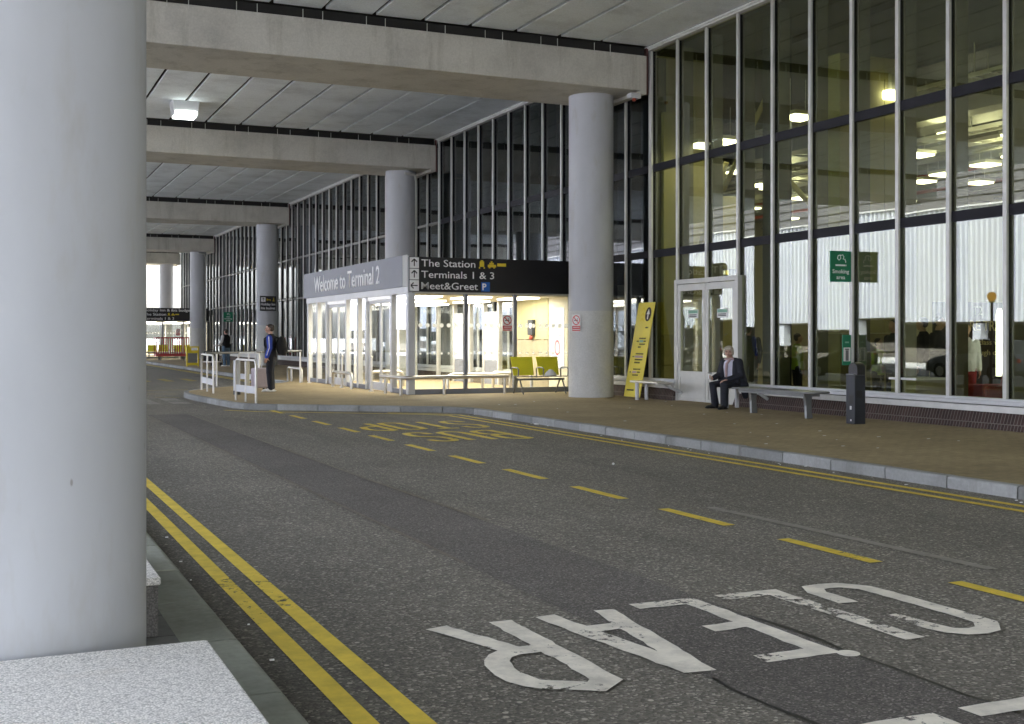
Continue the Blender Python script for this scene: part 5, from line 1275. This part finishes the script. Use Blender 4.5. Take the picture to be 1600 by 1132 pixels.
# people and things inside the hall
def onray(u, D): r = (u-800)/1850*D; return (D*.4093+.9124*r, D*.9124-.4093*r)
HP = [('dark clothed man standing inside beside the hoarding edge', (1443, 21.6), 40, 'blackcloth', 'navy', 'down', 1.78), ('man in dark jacket holding a phone by the hoarding', (1466, 21.2), 200, 'navy', 'blackcloth', 'phone', 1.8),
      ('woman in pale blue top and red skirt before the hoarding', (1509, 20.4), 150, 'shirt', 'redcloth', 'down', 1.66), ('person in black next to the beige pier', (1398, 22.2), 90, 'blackcloth', 'blackcloth', 'down', 1.75),
      ('person in yellow high visibility top behind the bench', (1246, 24.6), 250, 'hivis', 'navy', 'down', 1.5), ('dark figure inside just past the door frame', (1172, 25.6), 120, 'navy', 'navy', 'down', 1.7), ('person in dark coat between the piers', (1283, 24.2), 20, 'blackcloth', 'navy', 'phone', 1.72),
      ('second high visibility worker behind the ash bin', (1372, 22.6), 200, 'hivis', 'blackcloth', 'phone', 1.4)]
for lab, (u, D), a, tp, lg, ar, hh in HP: x, y = onray(u, D); standing(lab, (x, y, PZ+.006), R(a), tp, lg, 'shoe', 'hairdark', 'short', ar, hh, None, .016, detail=False)
t = thing('hoarding', 'dark brown hoarding with cream lettering inside the hall', 'hoarding', (17.3, 16.3, PZ)); hy = 16.3
m = MB(); m.box(15.7, 19.4, hy, hy+.12, PZ+.006, 2.2); m.build('board', 'brown', t)
text_part('lettering', 'WE ARE TRANSFORMING', 'gold', t, (15.86, hy-.001, 1.68), (1, 0, 0), (0, 0, 1), .19, 2.75, .004, .012)
text_part('lettering', 'Our world class welcome', 'gold', t, (15.86, hy-.001, 1.42), (1, 0, 0), (0, 0, 1), .1, 1.85, .004, .008); text_part('lettering', 'to you through our investment', 'gold', t, (15.86, hy-.001, 1.23), (1, 0, 0), (0, 0, 1), .1, 2.3, .004, .008)
text_part('lettering', 'T2', 'trim', t, (16.55, hy-.001, 1.97), (1, 0, 0), (0, 0, 1), .16, None, .004, -.003)
x, y = onray(1562, 20.0); t = thing('light_tube', 'tall rounded white light standing before the hoarding', 'lamp', (x, y, PZ))
m = MB(); m.tube([(x, y, .9), (x, y, 1.0), (x, y, 1.95), (x, y, 2.04)], .055, 16, True, [.055, .055, .055, .03]); m.build('tube', 'tubelight', t); m = MB(); m.cyl((x, y), .1, PZ+.006, .9, 16); m.build('stand', 'darkpost', t)
x, y = onray(1450, 20.6); t = thing('counter', 'low beige counter inside behind the ash bin', 'counter', (x, y, PZ)); m = MB(); m.box(x-.5, x+.2, y-.25, y+.35, PZ+.006, .82); m.build('counter_front', 'beigelow', t); m = MB(); m.box(x-.53, x+.23, y-.28, y+.38, .822, .86); m.build('counter_top', 'trim', t)
def redseat(x, y, lab):
    t = thing('arm_chair', lab, 'chair', (x, y, PZ), R(70), local=True); m = MB(); m.box(-.4, .4, -.4, .4, .1, .45); m.build('seat', 'redcloth', t, .06); m = MB(); m.loft([[(-.4, -.42, .4), (.4, -.42, .4), (.4, -.25, .4), (-.4, -.25, .4)], [(-.36, -.5, 1.25), (.36, -.5, 1.25), (.36, -.4, 1.25), (-.36, -.4, 1.25)]], False); m.build('backrest', 'redcloth', t, .08)
    for sx in (-1, 1): m = MB(); m.box(sx*.42-.07, sx*.42+.07, -.4, .35, .1, .65); m.build('armrest', 'redcloth', t, .05)
redseat(*onray(1552, 19.4), 'deep red armchair beside the light tube'); redseat(*onray(1612, 19.0), 'deep red armchair farther from the light tube')
def lit_sign(lab, x0, x1, y, z0, z1, items):
    t = thing('hanging_sign', lab, 'sign', ((x0+x1)/2, y, z1)); m = MB(); m.box(x0, x1, y, y+.12, z0, z1); b = m.build('sign_box', 'black', t)
    for a, c_, za, zb, mm in items:
        m = MB(); x = a
        while x < c_: m.box(x, min(x+.07, c_), y-.006, y-.001, za, zb); x += .09
        m.build('lit_lettering', mm, b)
    m = MB(); m.box(x0+.2, x0+.23, y+.05, y+.08, z1, 6.4); m.box(x1-.23, x1-.2, y+.05, y+.08, z1, 6.4); m.build('hanger_rod', 'alu', t)
lit_sign('lit black sign hanging inside beside the double door', 16.9, 18.6, 20.6, 2.75, 3.6, [(17.0, 17.6, 3.35, 3.45, 'screen'), (17.0, 17.7, 3.1, 3.2, 'screen'), (17.0, 17.8, 2.85, 2.95, 'screen'), (17.65, 17.75, 3.35, 3.47, 'screeny'), (18.3, 18.5, 2.83, 2.97, 'screenb'), (18.0, 18.28, 2.85, 2.95, 'screen')])
lit_sign('small lit black sign with yellow symbols inside by the beige partition', 15.0, 16.1, 22.4, 2.75, 3.1, [(15.1, 15.32, 2.98, 3.06, 'screen'), (15.1, 15.32, 2.82, 2.9, 'screen'), (15.34, 15.42, 2.97, 3.07, 'screeny'), (15.34, 15.42, 2.81, 2.91, 'screeny')])
# litter
random.seed(21); 
for i, (x, y, z, lab) in enumerate(((9.0, 19.0, .004, 'scrap of white litter in the gutter by the kerb'), (14.15, 25.6, PZ, 'crumpled white litter at the foot of the yellow board'), (7.0, 12.6, .004, 'tiny pale scrap on the road beside the dashed line'))):
    m = MB(); m.ball((x, y, z+.015), (.05, .1, .018)[i], (.04, .08, .014)[i], .015, nu=7, nv=5); tag(m.build('paper_scrap', 'paper'), lab, 'litter')
m = MB()
for q in range(28):
    x = random.uniform(9.5, 14.1); y = random.uniform(12, 24); s_ = random.uniform(.008, .02); m.box(x-s_, x+s_*1.8, y-s_*.5, y+s_*.5, PZ-.004, PZ)
for q in range(44):
    x = random.uniform(8.8, 9.06) if q % 2 else random.uniform(1.14, 1.34); y = random.uniform(3, 24); s_ = random.uniform(.004, .012); m.box(x-s_, x+s_*1.6, y-s_, y+s_*.6, 0, .006)
tag(m.build('litter', 'paper'), 'cigarette ends and specks scattered over the paving', 'litter', kind='stuff')
